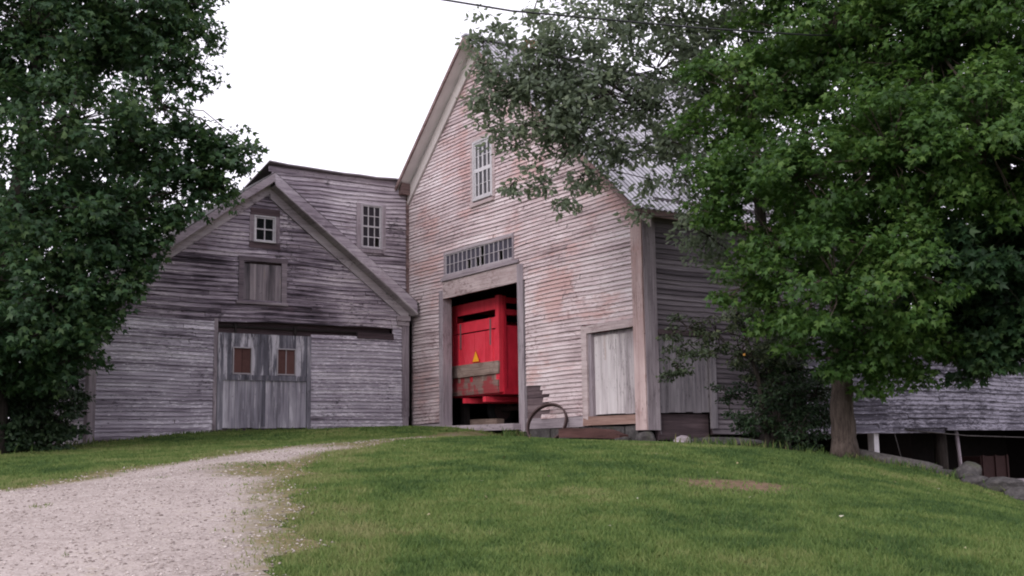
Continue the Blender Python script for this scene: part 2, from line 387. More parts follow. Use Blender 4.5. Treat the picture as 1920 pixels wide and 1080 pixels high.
def drive_mat():
    s = N('gravel_surface')
    a = s.noise(.7,4,.6); c = s.noise(38,3,.7); d = s.noise(9,4,.65)
    f = s.math('ADD', s.math('ADD', s.math('MULTIPLY',a,.3), s.math('MULTIPLY',c,.45)), s.math('MULTIPLY',d,.25))
    col = s.ramp(f, [(.34,(.16,.13,.118)),(.46,(.33,.28,.255)),(.56,(.45,.39,.362)),(.7,(.56,.505,.475))])
    moss = s.ramp(d, [(.35,(.085,.09,.03)),(.6,(.19,.155,.08)),(.75,(.31,.26,.19))])
    e = s.attr('edge'); e = s.math('ADD', e, s.math('MULTIPLY', s.math('SUBTRACT',d,.5), .9))
    e = s.math('MULTIPLY_ADD', s.math('SUBTRACT',a,.5), .9, e)
    col = s.mix(s.smooth(e,.35,.8), col, moss)
    return s.bsdf(col, .95, c, .9, .02, spec=.15)
def edge_val(x, y):
    d = -sdf(x,y)
    e = np.clip(1-d/1.1,0,1)
    # the narrow run up to the big door and the right-hand margin are half overgrown
    e = np.maximum(e, np.clip((x-6.6)/3.2,0,.75))
    e = np.maximum(e, .95*np.exp(-(((x-5.6)/1.2)**2+((y-13.4)/2.3)**2))); e = np.where(y<10.5, e*.8, e); e = np.maximum(e, .34*np.exp(-((d-.9)/1.1)**2)*(x>1.5))
    return e
def build_drive():
    st = .07
    xs = np.arange(-9,15.6,st); ys = np.arange(-1,25,st)
    X,Y = np.meshgrid(xs,ys,indexing='ij'); n,m = X.shape
    d = drive_s(X,Y)
    keepv = d < 0
    q = keepv[:-1,:-1]&keepv[1:,:-1]&keepv[1:,1:]&keepv[:-1,1:]
    i,j = np.nonzero(q); a = i*m+j
    F = np.stack([a,a+m,a+m+1,a+1],1)
    used = np.unique(F); rm = np.full(n*m,-1); rm[used] = np.arange(len(used))
    x,y = X.ravel()[used], Y.ravel()[used]
    V = np.stack([x,y,gzb(x,y)+.003+.009*np.clip(-drive_s(x,y)/.25,0,1)],1)
    o = fast_mesh('gravel_driveway', V, rm[F], None, drive_mat(), smooth=True)
    at = o.data.attributes.new('edge','FLOAT','POINT'); at.data.foreach_set('value', edge_val(x,y).astype(np.float32))
    o['kind'] = 'structure'
build_drive()

BLD = [np.array(p,float) for p in ([(6.75,28.5),(16,28.5),(16,36),(6.75,36)], [(15.95,18.4),(25,18.4),(25,31.3),(15.95,31.3)])]
def polar(n, d0, d1, a0=5., a1=63., bias=1.):
    d = d0+(d1-d0)*R.random(n)**bias; a = np.radians(a0+(a1-a0)*R.random(n))
    return d*np.sin(a), d*np.cos(a), d
def build_grass():
    x,y,d = polar(640000, 4.6, 31, -6., 72., 1.3)
    s = drive_s(x,y); dm = dirt_mask(x,y)
    e = edge_val(x,y)
    ok = (s>-.04) | (R.random(len(x)) < np.where(s<0, np.clip(.9*np.clip(e-.35,0,1)*(vnoise(x,y,.3,6)>.42)+.5*(vnoise(x,y,.45,61)>.9)*(x>1.8),0,1)*.55,0))
    ok &= R.random(len(x)) > dm*.9
    for b in BLD: ok &= sdf(x,y,b) > .03
    x,y,d,s,dm = x[ok],y[ok],d[ok],s[ok],dm[ok]; n = len(x)
    # taller tufts against the walls and stones
    tall = (np.abs(x-15.75)<.35)&(y>17.8)&(y<27.2) | (np.abs(y-28.3)<.3)&(x>6.5)&(x<16) | ((np.hypot(x-16.2,y-13.4)<.7))
    h = (.018+.024*R.random(n))*(1+.5*vnoise(x,y,.8,3)); h = np.where(tall & (R.random(n)<.5), h*R.uniform(1.2,2.6,n), h)
    w = .003+.00065*d
    a = R.random(n)*2*np.pi; lean = R.normal(0,.45,(n,2))*h[:,None]
    z = gzb(x,y)-.004
    p0 = np.stack([x-np.cos(a)*w,y-np.sin(a)*w,z],1); p1 = np.stack([x+np.cos(a)*w,y+np.sin(a)*w,z],1)
    p2 = np.stack([x+lean[:,0],y+lean[:,1],z+h],1)
    V = np.stack([p0,p1,p2],1).reshape(-1,3); F = np.arange(3*n).reshape(n,3)
    var = np.clip(.19+.34*R.random(n)+.5*(vnoise(x,y,1.7,12)-.5)+.5*(vnoise(x,y,.45,13)-.5)+.35*(vnoise(x,y,.16,14)-.5)+dm*.35+np.where(np.abs(s)<.6,.2,0)+np.where(s<0,.15,0),0,1)
    sm = N('grass_blades'); v = sm.attr('var')
    c = sm.ramp(v, [(.05,(.058,.104,.034)),(.32,(.108,.168,.048)),(.58,(.158,.208,.066)),(.95,(.235,.235,.105))])
    b = sm.n('BsdfPrincipled'); sm.l(c,b.inputs['Base Color']); b.inputs['Roughness'].default_value=.7; b.inputs['Specular IOR Level'].default_value=.12
    t = sm.n('BsdfTranslucent'); sm.l(c,t.inputs[0]); mx = sm.n('MixShader'); mx.inputs[0].default_value=.3
    sm.l(b.outputs[0],mx.inputs[1]); sm.l(t.outputs[0],mx.inputs[2]); sm.l(mx.outputs[0],sm.out.inputs[0])
    o = fast_mesh('grass', V, F, var, sm.m); o['kind']='stuff'; tag(o,'short mown green grass covering the lawn','grass')
build_grass()
def build_weeds():
    rg = np.random.default_rng(77); X=[];Y=[];H=[]
    def line(x0,y0,x1,y1,n,h,sp=.1):
        t = rg.random(n); t = np.where(rg.random(n)<.7, np.clip(np.round(t*9)/9+rg.normal(0,.03,n),0,1), t)
        X.append(x0+(x1-x0)*t+rg.normal(0,sp,n)); Y.append(y0+(y1-y0)*t+rg.normal(0,sp,n)); H.append(h*rg.uniform(.4,1.2,n))
    line(7,28.3,15.6,28.3,420,.10); line(15.7,27.2,15.7,29,90,.13); line(15.65,22.7,15.7,23.4,220,.26,.12); line(15.6,18.6,15.6,22.6,300,.12,.12)
    line(16.4,17.6,19,17.3,260,.18,.2); line(15.9,13.0,16.5,13.1,160,.14,.15); line(16.3,13.3,16.5,9.6,420,.16,.18); line(4,25.8,6.7,28,260,.2,.3); line(14.8,16.2,16.8,14.2,260,.2,.25)
    x=np.concatenate(X);y=np.concatenate(Y);h=np.concatenate(H);n=len(x)
    a=rg.random(n)*6.28; w=.008+.01*rg.random(n); l=rg.normal(0,.35,(n,2))*h[:,None]; z=gzb(x,y)-.01
    c,s_=np.cos(a)*w,np.sin(a)*w; o_=np.zeros(n)
    P=[np.stack([x-c,y-s_,z],1),np.stack([x+c,y+s_,z],1),np.stack([x+c*.8+l[:,0]*.35,y+s_*.8+l[:,1]*.35,z+h*.6],1),np.stack([x-c*.8+l[:,0]*.35,y-s_*.8+l[:,1]*.35,z+h*.6],1),np.stack([x+l[:,0],y+l[:,1],z+h],1)]
    V=np.stack(P,1).reshape(-1,3); T=np.array([(0,1,2),(0,2,3),(3,2,4)]); F=(T[None]+5*np.arange(n)[:,None,None]).reshape(-1,3)
    sm=N('weed_blades'); col=sm.ramp(sm.attr('var'),[(0,(.035,.07,.02)),(.6,(.08,.13,.035)),(1,(.17,.16,.07))])
    o=fast_mesh('weeds',V,F,np.repeat(rg.random(n),3),sm.bsdf(col,.7,spec=.15)); o['kind']='stuff'; tag(o,'tall grass and weeds growing along the wall bases and stones','weeds')
build_weeds()

OCT = np.array([(1,0,0),(-1,0,0),(0,1,0),(0,-1,0),(0,0,1),(0,0,-1)],float)
OCF = np.array([(0,2,4),(2,1,4),(1,3,4),(3,0,4),(2,0,5),(1,2,5),(3,1,5),(0,3,5)])
def build_pebbles():
    x,y,d = polar(95000, 4.6, 25, -14., 50., 1.5)
    s = drive_s(x,y); e = edge_val(x,y)
    ok = (s < .10*R.random(len(x))**2) & (R.random(len(x)) > np.clip(e-.35,0,.6)*1.2)
    x,y,d = x[ok],y[ok],d[ok]; n = len(x)
    r = (.003+.009*R.random(n)**3)*(1+d*.03)
    sc3 = np.stack([r*R.uniform(.8,1.4,n), r*R.uniform(.8,1.4,n), r*R.uniform(.45,.8,n)],1)
    a = R.random(n)*6.28; ca,sa = np.cos(a),np.sin(a)
    P = OCT[None]*sc3[:,None,:]*(1+R.normal(0,.15,(n,6,1)))
    Q = np.stack([P[...,0]*ca[:,None]-P[...,1]*sa[:,None], P[...,0]*sa[:,None]+P[...,1]*ca[:,None], P[...,2]],2)
    Q += np.stack([x,y,gzb(x,y)+.012+r*.25],1)[:,None,:]
    F = (OCF[None]+6*np.arange(n)[:,None,None]).reshape(-1,3)
    sm = N('gravel_stone'); v = sm.attr('var')
    c = sm.ramp(v, [(0,(.19,.155,.142)),(.3,(.33,.28,.258)),(.65,(.43,.37,.345)),(1,(.56,.50,.475))])
    o = fast_mesh('gravel_stones', Q.reshape(-1,3), F, np.repeat(R.random(n),8), sm.bsdf(c,.9,spec=.2)); o['kind']='stuff'
    tag(o,'loose pale gravel stones on the driveway','gravel')
build_pebbles()
def build_specks():
    x,y,d = polar(60, 8, 22, 22., 60., .8); ok = (sdf(x,y)>.4)
    for b in BLD: ok &= sdf(x,y,b) > .3
    x,y = x[ok],y[ok]; n = len(x); a = R.random(n)*6.28; r = R.uniform(.010,.022,n)
    q = np.array([(-1,-.5),(1,-.5),(.7,.6),(-.7,.6)])
    V = np.stack([x[:,None]+r[:,None]*(q[:,0]*np.cos(a)[:,None]-q[:,1]*np.sin(a)[:,None]), y[:,None]+r[:,None]*(q[:,0]*np.sin(a)[:,None]+q[:,1]*np.cos(a)[:,None]),
                  gzb(x,y)[:,None]+.035+R.normal(0,.008,(n,4))],2).reshape(-1,3)
    sm = N('fallen_leaf'); c = sm.ramp(sm.attr('var'), [(0,(.2,.17,.08)),(.5,(.32,.30,.18)),(1,(.42,.42,.33))])
    o = fast_mesh('fallen_leaves', V, np.arange(4*n).reshape(n,4), R.random(n), sm.bsdf(c,.7)); o['kind'] = 'stuff'
    tag(o,'tiny pale fallen leaves and clover heads scattered on the lawn','fallen leaves')
build_specks()

# ------------------------------------------------------------------ walls
def warp(u, z): return .018*math.sin(.75*u+1.1*z)+.010*math.sin(1.9*u-.7*z+1.)+.006*math.sin(4.3*u+2.*z)
def W(axis, plane, u, z, n):
    return (u, plane-n, z) if axis == 'Y' else (plane-n, u, z)
def clapwall(mb, back, axis, plane, z0, z1, edge, openings=(), course=.1, miss=.006, amp=1., lift=1., skip=None, edge_shade=.42):
    """courses of wedge boards on mb, continuous sheathing 3 cm behind on back"""
    nrow = int(math.ceil((z1-z0)/course))
    for r in range(nrow):
        za, zb = z0+r*course, min(z0+(r+1)*course, z1); zm = (za+zb)/2
        ed = edge(min(zm, z1-.001))
        if not ed: continue
        iv = [ed]
        for (a,b,c,d) in openings:
            if c < zm < d:
                nv = []
                for (p,q) in iv:
                    if b <= p or a >= q: nv.append((p,q)); continue
                    if a > p: nv.append((p,a))
                    if b < q: nv.append((b,q))
                iv = nv
        for (p,q) in iv:
            if q-p < .02: continue
            back.face([W(axis,plane,p,za,-.03),W(axis,plane,q,za,-.03),W(axis,plane,q,zb,-.03),W(axis,plane,p,zb,-.03)])
            u = p
            while u < q-.01:
                ln = random.uniform(2.0,5.5)
                e = min(u+ln, q)
                if q-e < .5: e = q
                if (skip and skip((u+e)/2, zm, u, e)) or random.random() < miss and e-u < 2.5:
                    u = e; continue
                var = random.random()
                t0 = random.gauss(0,.0055)*lift; t1 = random.gauss(0,.0055)*lift; nj = random.uniform(0,.010)*lift
                ns = max(1, int((e-u)/.7)); jg = random.uniform(.003,.010); A = u+jg; B = e-jg
                bw = course*1.12 if r < nrow-1 else course
                for k in range(ns):
                    a = A+(B-A)*k/ns; b = A+(B-A)*(k+1)/ns
                    ja = t0+(t1-t0)*k/ns+warp(a,zm)*amp; jb = t0+(t1-t0)*(k+1)/ns+warp(b,zm)*amp
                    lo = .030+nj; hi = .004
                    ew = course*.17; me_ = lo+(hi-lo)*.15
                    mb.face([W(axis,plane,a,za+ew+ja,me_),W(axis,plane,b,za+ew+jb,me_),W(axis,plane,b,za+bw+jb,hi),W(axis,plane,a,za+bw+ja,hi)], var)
                    mb.face([W(axis,plane,a,za+ja,lo),W(axis,plane,b,za+jb,lo),W(axis,plane,b,za+ew+jb,me_),W(axis,plane,a,za+ew+ja,me_)], var-edge_shade*random.uniform(.6,1.4))  # bottom strip coloured darker to draw the shadow line of each course
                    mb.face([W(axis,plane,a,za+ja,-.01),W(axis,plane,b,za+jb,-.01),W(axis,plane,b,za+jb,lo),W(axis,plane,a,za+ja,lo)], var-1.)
                u = e

def vplanks(mb, axis, plane, u0, u1, z0, z1, n, th=.03, jit=.004, ragged=.0):
    w = (u1-u0)/n
    for k in range(n):
        a = u0+k*w+.003; b = u0+(k+1)*w-.003; d = random.uniform(-jit,jit); zz = z0+random.uniform(0,ragged)
        p = [W(axis,plane,a,zz,d),W(axis,plane,b,zz,d),W(axis,plane,b,zz,d-th),W(axis,plane,a,zz,d-th),
             W(axis,plane,a,z1,d),W(axis,plane,b,z1,d),W(axis,plane,b,z1,d-th),W(axis,plane,a,z1,d-th)]
        mb.hexa(p)
def bx(mb, axis, plane, u0, u1, z0, z1, n0, n1, var=None, jit=0.):
    """box on a wall: u range, z range, from n0 to n1 outward of the plane"""
    if axis == 'Y': mb.box(u0,u1,plane-n1,plane-n0,z0,z1,var,jit)
    else: mb.box(plane-n1,plane-n0,u0,u1,z0,z1,var,jit)

def sash_window(parent, axis, plane, u0, u1, z0, z1, cols, rows, frame_w, fmat, bmat, gmat, nout=.05, bar=.022, rail=None, missing=(), hbar=None, part='window'):
    """frame (part) > muntins, pane (sub-parts)"""
    f = MB(); n0,n1 = -.03,nout
    bx(f,axis,plane,u0-frame_w,u0,z0-frame_w,z1+frame_w,n0,n1); bx(f,axis,plane,u1,u1+frame_w,z0-frame_w,z1+frame_w,n0,n1)
    bx(f,axis,plane,u0,u1,z1,z1+frame_w,n0,n1-.003); bx(f,axis,plane,u0-.03,u1+.03,z0-frame_w,z0,n0,n1+.035)
    fo = f.build(part, fmat, parent)
    m = MB(); cw = (u1-u0)/cols; rh = (z1-z0)/rows
    for k in range(1,cols): bx(m,axis,plane,u0+k*cw-bar/2,u0+k*cw+bar/2,z0,z1,-.022,.022)
    for k in range(1,rows):
        b2 = bar*1.7 if rail == k else (hbar or bar)
        bx(m,axis,plane,u0,u1,z0+k*rh-b2/2,z0+k*rh+b2/2,-.020,.027 if rail == k else .019)
    e = bar*1.3
    for a,b in ((u0,u0+e),(u1-e,u1)): bx(m,axis,plane,a,b,z0+e,z1-e,-.021,.0205)
    for a,b in ((z0,z0+e),(z1-e,z1)): bx(m,axis,plane,u0,u1,a,b,-.021,.0212)
    m.build('muntins', bmat, fo)
    g = MB()
    for i in range(cols):
        for j in range(rows):
            if (i,j) in missing: continue
            a,b,c,d = u0+i*cw,u0+(i+1)*cw,z0+j*rh,z0+(j+1)*rh
            t = [random.gauss(0,.0035) for _ in range(4)]
            g.face([W(axis,plane,a,c,t[0]),W(axis,plane,b,c,t[1]),W(axis,plane,b,d,t[2]),W(axis,plane,a,d,t[3])])
    g.build('pane', gmat, fo)
    return fo

# ================================================================== low gable barn
barn = thing('gable_barn','low weathered grey gable barn with a sliding plank door and small attic window','barn',(11.2,28.6,.3))
Yb = 28.6; PK = (11.4, 7.5); SL = .745
def redge(z):
    h = (7.36-z)/SL
    return (max(6.82,11.4-h), min(15.68,11.4+h)) if h > .05 else None
def bottom_z(u): return .22+.33*min(1,max(0,(u-6.8)/3.2))
mb = MB(); bk = MB(); up = MB()
OPL = [(10.02,12.66,.3,3.40),(9.95,14.1,3.12,3.40),(14.1,15.2,3.12,3.40)]
m2 = MB()
clapwall(mb, bk, 'Y', Yb, .28, 3.40, lambda z:(redge(z)[0],9.96), OPL, .1, .012, amp=1.5, edge_shade=.25, lift=1.5)
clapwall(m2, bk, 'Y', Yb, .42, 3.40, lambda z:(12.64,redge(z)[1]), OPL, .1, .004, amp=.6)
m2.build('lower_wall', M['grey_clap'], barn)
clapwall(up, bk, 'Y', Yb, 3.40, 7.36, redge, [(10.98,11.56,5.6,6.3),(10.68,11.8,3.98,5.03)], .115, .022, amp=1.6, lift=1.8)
mb.build('lower_wall', M['grey_clap'], barn); up.build('gable_wall', M['dark_clap'], barn)
bk.build('sheathing', M['bare'], barn)
b = MB()  # bottom boards
bx(b,'Y',Yb,6.95,9.98,.20,.30,-.02,.03,.3); bx(b,'Y',Yb,12.7,15.6,.42,.56,-.02,.035,.5); bx(b,'Y',Yb,9.9,12.8,.44,.56,-.05,.02,.1)
b.build('sill_board', M['bare'], barn)
# side and back walls
s1 = MB(); sb_ = MB()
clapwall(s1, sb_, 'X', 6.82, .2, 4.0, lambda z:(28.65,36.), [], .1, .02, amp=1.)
s1.build('side_wall', M['grey_clap'], barn)
sb_.face([(6.9,36,.0),(15.9,36,.0),(15.9,36,4.1),(11.4,36,7.4),(6.9,36,4.)])
sb_.face([(15.9,28.7,.0),(15.9,36,.0),(15.9,36,4.1),(15.9,28.7,4.1)])
sb_.face([(6.9,28.7,.35),(15.9,28.7,.35),(15.9,36,.35),(6.9,36,.35)])
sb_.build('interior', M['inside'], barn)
cb = MB(); bx(cb,'Y',Yb,6.80,6.99,.22,3.85,-.02,.05,.7,.006); bx(cb,'X',6.82,28.62,28.8,.22,3.9,-.0,.035,.6,.004); cb.build('corner_board', M['trim_v'], barn)
cb = MB(); bx(cb,'Y',Yb,15.50,15.72,.9,3.66,-.02,.05,.12,.006); bx(cb,'Y',Yb,15.52,15.70,.35,.9,-.02,.06,.75,.006); cb.build('corner_board', M['trim_v'], barn)
c2 = MB(); bx(c2,'Y',Yb,15.30,15.74,3.66,3.80,-.02,.12,.5); bx(c2,'Y',Yb,15.34,15.72,3.52,3.66,-.02,.08,.2); c2.build('cornice_return', M['trim'], barn)
# roof
rf = MB()
for sgn,xe,ze in ((-1,6.42,7.5-SL*4.98),(1,15.88,7.5-SL*4.48)):
    y0,y1 = 28.22,36.4; t = .07
    rf.hexa([(xe,y0,ze-t),(11.4,y0,7.5-t),(11.4,y1,7.5-t),(xe,y1,ze-t),(xe,y0,ze),(11.4,y0,7.5),(11.4,y1,7.5),(xe,y1,ze)] if sgn<0 else
            [(11.4,y0,7.5-t),(xe,y0,ze-t),(xe,y1,ze-t),(11.4,y1,7.5-t),(11.4,y0,7.5),(xe,y0,ze),(xe,y1,ze),(11.4,y1,7.5)])
rf.build('roof', M['shingle'], barn)
def rake(mb, x0, z0, x1, z1, ya, yb, top, depth, ext=0., nseg=6):
    """board following the slope, front at ya"""
    for k in range(nseg):
        t0,t1 = k/nseg,(k+1)/nseg
        wob = lambda t: .012*math.sin(7*t+x1)
        xa,za = x0+(x1-x0)*t0, z0+(z1-z0)*t0+wob(t0); xb,zb = x0+(x1-x0)*t1, z0+(z1-z0)*t1+wob(t1)
        mb.hexa([(xa,ya,za-top-depth),(xb,ya,zb-top-depth),(xb,yb,zb-top-depth),(xa,yb,za-top-depth),(xa,ya,za-top),(xb,ya,zb-top),(xb,yb,zb-top),(xa,yb,za-top)], .3+.4*random.random())
for xe in (6.5,15.8):
    ze = 7.5-SL*abs(xe-11.4); k = 1 if xe > 11 else 0
    f = MB(); rake(f, 11.4,7.5, xe,ze, 28.19,28.24, .03, .34 if k else .22); fo = f.build('rake_board', M['wing_clap'] if k else M['trim'], barn)
    f = MB(); rake(f, 11.4,7.5, xe,ze, 28.15,28.19, .34 if k else .21, .05); rake(f, 11.4,7.5, xe,ze, 28.19,28.58, .375 if k else .245, .03)
    f.build('crown_moulding', M['pale_trim'] if k else M['trim'], barn)
    f = MB(); rake(f, 11.4,7.5, xe-(.1 if k else -.3),ze+(.07 if k else .22), 28.52,28.575, .40 if k else .27, .28); f.build('frieze_board', M['pale_trim'], barn)
# attic window with boards above and below
w = sash_window(barn,'Y',Yb,11.0,11.55,5.62,6.29,2,2,.035,M['white_paint'],M['white_paint'],M['glass_dark'],.05,.032,part='attic_window')
b = MB(); bx(b,'Y',Yb,10.86,11.70,6.33,6.52,-.01,.045,.2,.004); b.build('head_board', M['bare'], w)
b = MB(); bx(b,'Y',Yb,10.84,11.72,5.42,5.58,-.01,.04,.4,.004); b.build('apron_board', M['bare'], w)
b = MB(); bx(b,'Y',Yb,10.84,10.96,5.60,6.33,-.01,.04,.55,.003); b.build('casing', M['trim_v'], w); b = MB(); bx(b,'Y',Yb,11.59,11.70,5.60,6.33,-.01,.04,.35,.003); b.build('casing', M['trim_v'], w)
# hatch
h = MB(); vplanks(h,'Y',Yb-.01,10.70,11.78,4.0,4.98,6,.03,.008); ho = h.build('hay_hatch', M['hatch'], barn)
b = MB(); bx(b,'Y',Yb,10.56,10.70,3.95,5.05,-.02,.05,.4); bx(b,'Y',Yb,11.78,11.93,3.95,5.05,-.02,.05,.6); bx(b,'Y',Yb,10.54,11.95,5.05,5.17,-.02,.055,.1); bx(b,'Y',Yb,10.5,11.97,3.88,3.95,-.02,.075,.95); b.build('hatch_frame', M['hatch_frame'], ho)
# sliding door
dz0,dz1 = .57,3.10
d = MB(); vplanks(d,'Y',Yb-.01,10.20,12.55,dz0,1.84,14,.03,.004,.02); do = d.build('sliding_door', M['door_v'], barn)
d = MB()
for a,b_ in ((10.20,10.44),(10.96,11.68),(12.24,12.55)): vplanks(d,'Y',Yb-.01,a,b_,1.98,3.08,max(2,int((b_-a)/.17)),.03,.004)
for a,b_ in ((10.44,10.96),(11.68,12.24)):
    vplanks(d,'Y',Yb-.01,a,b_,1.98,2.03,2,.03,.003); vplanks(d,'Y',Yb-.01,a,b_,2.69,3.08,3,.03,.004)
d.build('upper_planks', M['door_dark'], do)
b = MB(); bx(b,'Y',Yb,10.04,10.20,dz0-.03,3.08,-.0,.05,.6); bx(b,'Y',Yb,12.55,12.67,dz0-.03,3.08,-.0,.05,.35)
bx(b,'Y',Yb,10.2,12.55,1.84,1.98,-.0,.048,.1); bx(b,'Y',Yb,11.28,11.37,.62,1.84,-.0,.046,.3)
b.build('door_frame', M['door_dark'], do)
for a,b_ in ((10.48,10.95),(11.71,12.20)):
    f = MB()
    for p in ((a-.03,a,2.0,2.72),(b_,b_+.03,2.0,2.72)): bx(f,'Y',Yb,p[0],p[1],p[2],p[3],-.02,.045,.6)
    bx(f,'Y',Yb,a,b_,2.69,2.72,-.02,.044,.7); bx(f,'Y',Yb,a,b_,2.0,2.03,-.02,.044,.5)
    fo = f.build('door_window', M['grey_paint'], do)
    g = MB(); c = (a+b_)/2
    for p,q in ((a,c-.006),(c+.006,b_)): bx(g,'Y',Yb,p,q,2.03,2.69,-.02,-.004)
    g.build('window_boarding', M['board_brown'], fo)
    if a > 11:
        g = MB(); bx(g,'Y',Yb,c-.012,c+.012,2.03,2.69,-.02,.01); g.build('muntin', M['grey_paint'], fo)
b = MB(); bx(b,'Y',Yb,9.95,15.2,3.24,3.29,-.10,-.05); 
for q in (10.5,12.2): bx(b,'Y',Yb,q,q+.06,3.05,3.3,-.05,-.01); b.tube([(q+.03,Yb+.03,3.3),(q+.03,Yb+.07,3.3)],[.06,.06],10)
b.build('door_track', M['inside'], barn)
b = MB(); bx(b,'Y',Yb,14.08,15.22,3.10,3.27,-.08,.06,.2,.01); b.build('track_cover', M['bare'], barn)
b = MB(); bx(b,'Y',Yb,9.93,10.03,.5,3.45,-.02,.04,.5); b.build('door_post', M['trim_v'], barn)
b = MB(); bx(b,'Y',Yb,9.96,15.19,3.02,3.5,-.16,-.13,.2); b.build('slot_backing', M['bare'], barn)  # backing board added behind the track slot to keep it from going pitch black

# ================================================================== two storey wing between the barns
wing = thing('connecting_wing','upper clapboard wing with a six-over-six window joining the low barn to the tall barn','building',(13.8,29.2,4.))
Yw = 29.05
a_ = MB(); bk = MB()
def wskip(um, zm, u, e): return 7.30 < zm < 7.40 and 12.2 < um < 14.2
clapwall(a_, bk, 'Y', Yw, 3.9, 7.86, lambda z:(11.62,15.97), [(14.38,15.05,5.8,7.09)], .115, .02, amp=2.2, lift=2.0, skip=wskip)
a_.build('front_wall', M['wing_clap'], wing)
bk.build('sheathing', M['bare'], wing)
e = MB(); ebk = MB()
clapwall(e, ebk, 'X', 11.62, 6.2, 7.1, lambda z:(29.05,33.), [], .115, .02); e.build('end_wall', M['wing_clap'], wing)
e = MB()
for k in range(8):
    xa,xb = 11.5+4.48*k/8, 11.5+4.48*(k+1)/8; z = lambda x: 7.98-.05*math.sin((x-11.5)/4.48*3.1)+.012*math.sin(x*5)
    e.hexa([(xa,28.88,z(xa)-.04),(xb,28.88,z(xb)-.04),(xb,34,z(xb)-1.07),(xa,34,z(xa)-1.07),(xa,28.88,z(xa)),(xb,28.88,z(xb)),(xb,34,z(xb)-1.),(xa,34,z(xa)-1.)])
e.build('roof', M['shingle_grey'], wing)
e = MB(); bx(e,'Y',Yw,11.55,15.95,7.72,7.86,-.02,.045,.2,.006); e.build('eave_board', M['wing_clap'], wing)
e = MB(); e.box(15.62,15.9,28.8,29.0,7.5,7.84,.2,.02); e.build('cornice_return', M['rust_trim'], wing)
b = MB(); b.face([(11.7,34,4),(15.9,34,4),(15.9,34,6.9),(11.7,34,6.9)]); b.face([(11.7,29.2,4.0),(15.9,29.2,4.0),(15.9,34,4.0),(11.7,34,4.0)]); b.build('interior', M['inside'], wing)
w = sash_window(wing,'Y',Yw,14.44,15.04,5.83,7.07,3,4,.05,M['grey_paint'],M['white_paint'],M['glass_pale'],.05,.026,rail=2,missing=((2,0),),part='sash_window')
b = MB(); bx(b,'Y',Yw,14.24,14.385,5.74,7.12,-.01,.045,.7,.003); bx(b,'Y',Yw,15.095,15.2,5.74,7.12,-.01,.045,.7,.003); bx(b,'Y',Yw,14.26,15.14,5.66,5.76,-.01,.09,.3,.003); b.build('casing', M['trim_v'], w)
e = MB(); bx(e,'Y',Yw,15.88,15.97,4.0,7.7,-.0,.06,.15,.004); e.build('corner_strip', M['rust_trim'], wing)

# ================================================================== tall barn
tall = thing('tall_barn','tall peeling pinkish barn with a steep tin roof, open wagon doorway and transom window','barn',(20,24.85,.3))
XB = 16.0; YP = 25.1; ZP = 11.2; SB = .87
def roofz(y): return ZP-SB*abs(y-YP)
def tedge(z):
    h = (ZP-.14-z)/SB
    return (max(18.47,YP-h), min(31.2,YP+h)) if h > .05 else None
OPT = [(23.30,27.0,.3,4.15),(22.98,27.25,.3,4.15),(23.43,26.95,4.74,5.43),(24.40,25.37,6.62,8.30),(18.80,20.5,.3,2.56),(18.80,20.68,.3,2.74)]
def tskip(um, zm, u, e):
    return False
mb = MB(); bk = MB()
steps = {}
zz = .68
OPM = list(OPT)
for k,wd in enumerate((.62,1.0,.6,.95,.72,.98,.7,.62)):
    OPM.append((23.0-wd, 22.99, .68+.1*k, .78+.1*k))
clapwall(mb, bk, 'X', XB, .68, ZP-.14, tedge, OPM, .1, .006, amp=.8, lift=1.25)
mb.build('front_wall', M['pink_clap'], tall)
bk2 = MB()
for k in range(5):
    bx(bk2,'X',XB,22.0,22.98,.68+.17*k,.84+.17*k,-.028,-.01+random.uniform(0,.008),None,.004)
bk2.build('bare_sheathing', M['bare'], tall)
# sheathing everywhere but the openings
bk = MB(); dummy = MB()
random.seed(99); clapwall(dummy, bk, 'X', XB, .4, ZP-.14, tedge, OPT, .2, 0, amp=0)
bk.build('sheathing', M['bare'], tall); random.seed(5)
b = MB()
bx(b,'X',XB,20.70,22.98,.43,.68,-.02,.02,.6,.004); b.build('base_board', M['trim'], tall); b = MB(); bx(b,'X',XB,27.25,29.2,.40,.66,-.02,.02,.6,.004); b.build('base_board', M['trim'], tall)
b = MB(); bx(b,'X',XB,18.8,20.66,.46,.66,-.06,.05,.4,.006); b.build('door_sill', M['sillwood'], tall)
b = MB()
yy = 18.75
rs = random.Random(4)
while yy < 23.2:
    ln = rs.uniform(.35,.8); y2 = min(yy+ln,23.25); b.box(16.0+rs.uniform(-.02,.03),16.35,yy+.01,y2-.01,-.3,.43+rs.uniform(-.02,.0),.5,.015); yy = y2
b.build('foundation', M['stone'], tall)
# corner boards
b = MB(); bx(b,'X',XB,18.43,18.79,.31,5.42,.0,.05,.5,.006); b.build('corner_board', M['pink_trim_v'], tall)
b = MB(); bx(b,'Y',18.45,15.98,16.33,.31,5.3,.0,.05,.4,.006); b.build('corner_board', M['trim_v'], tall)
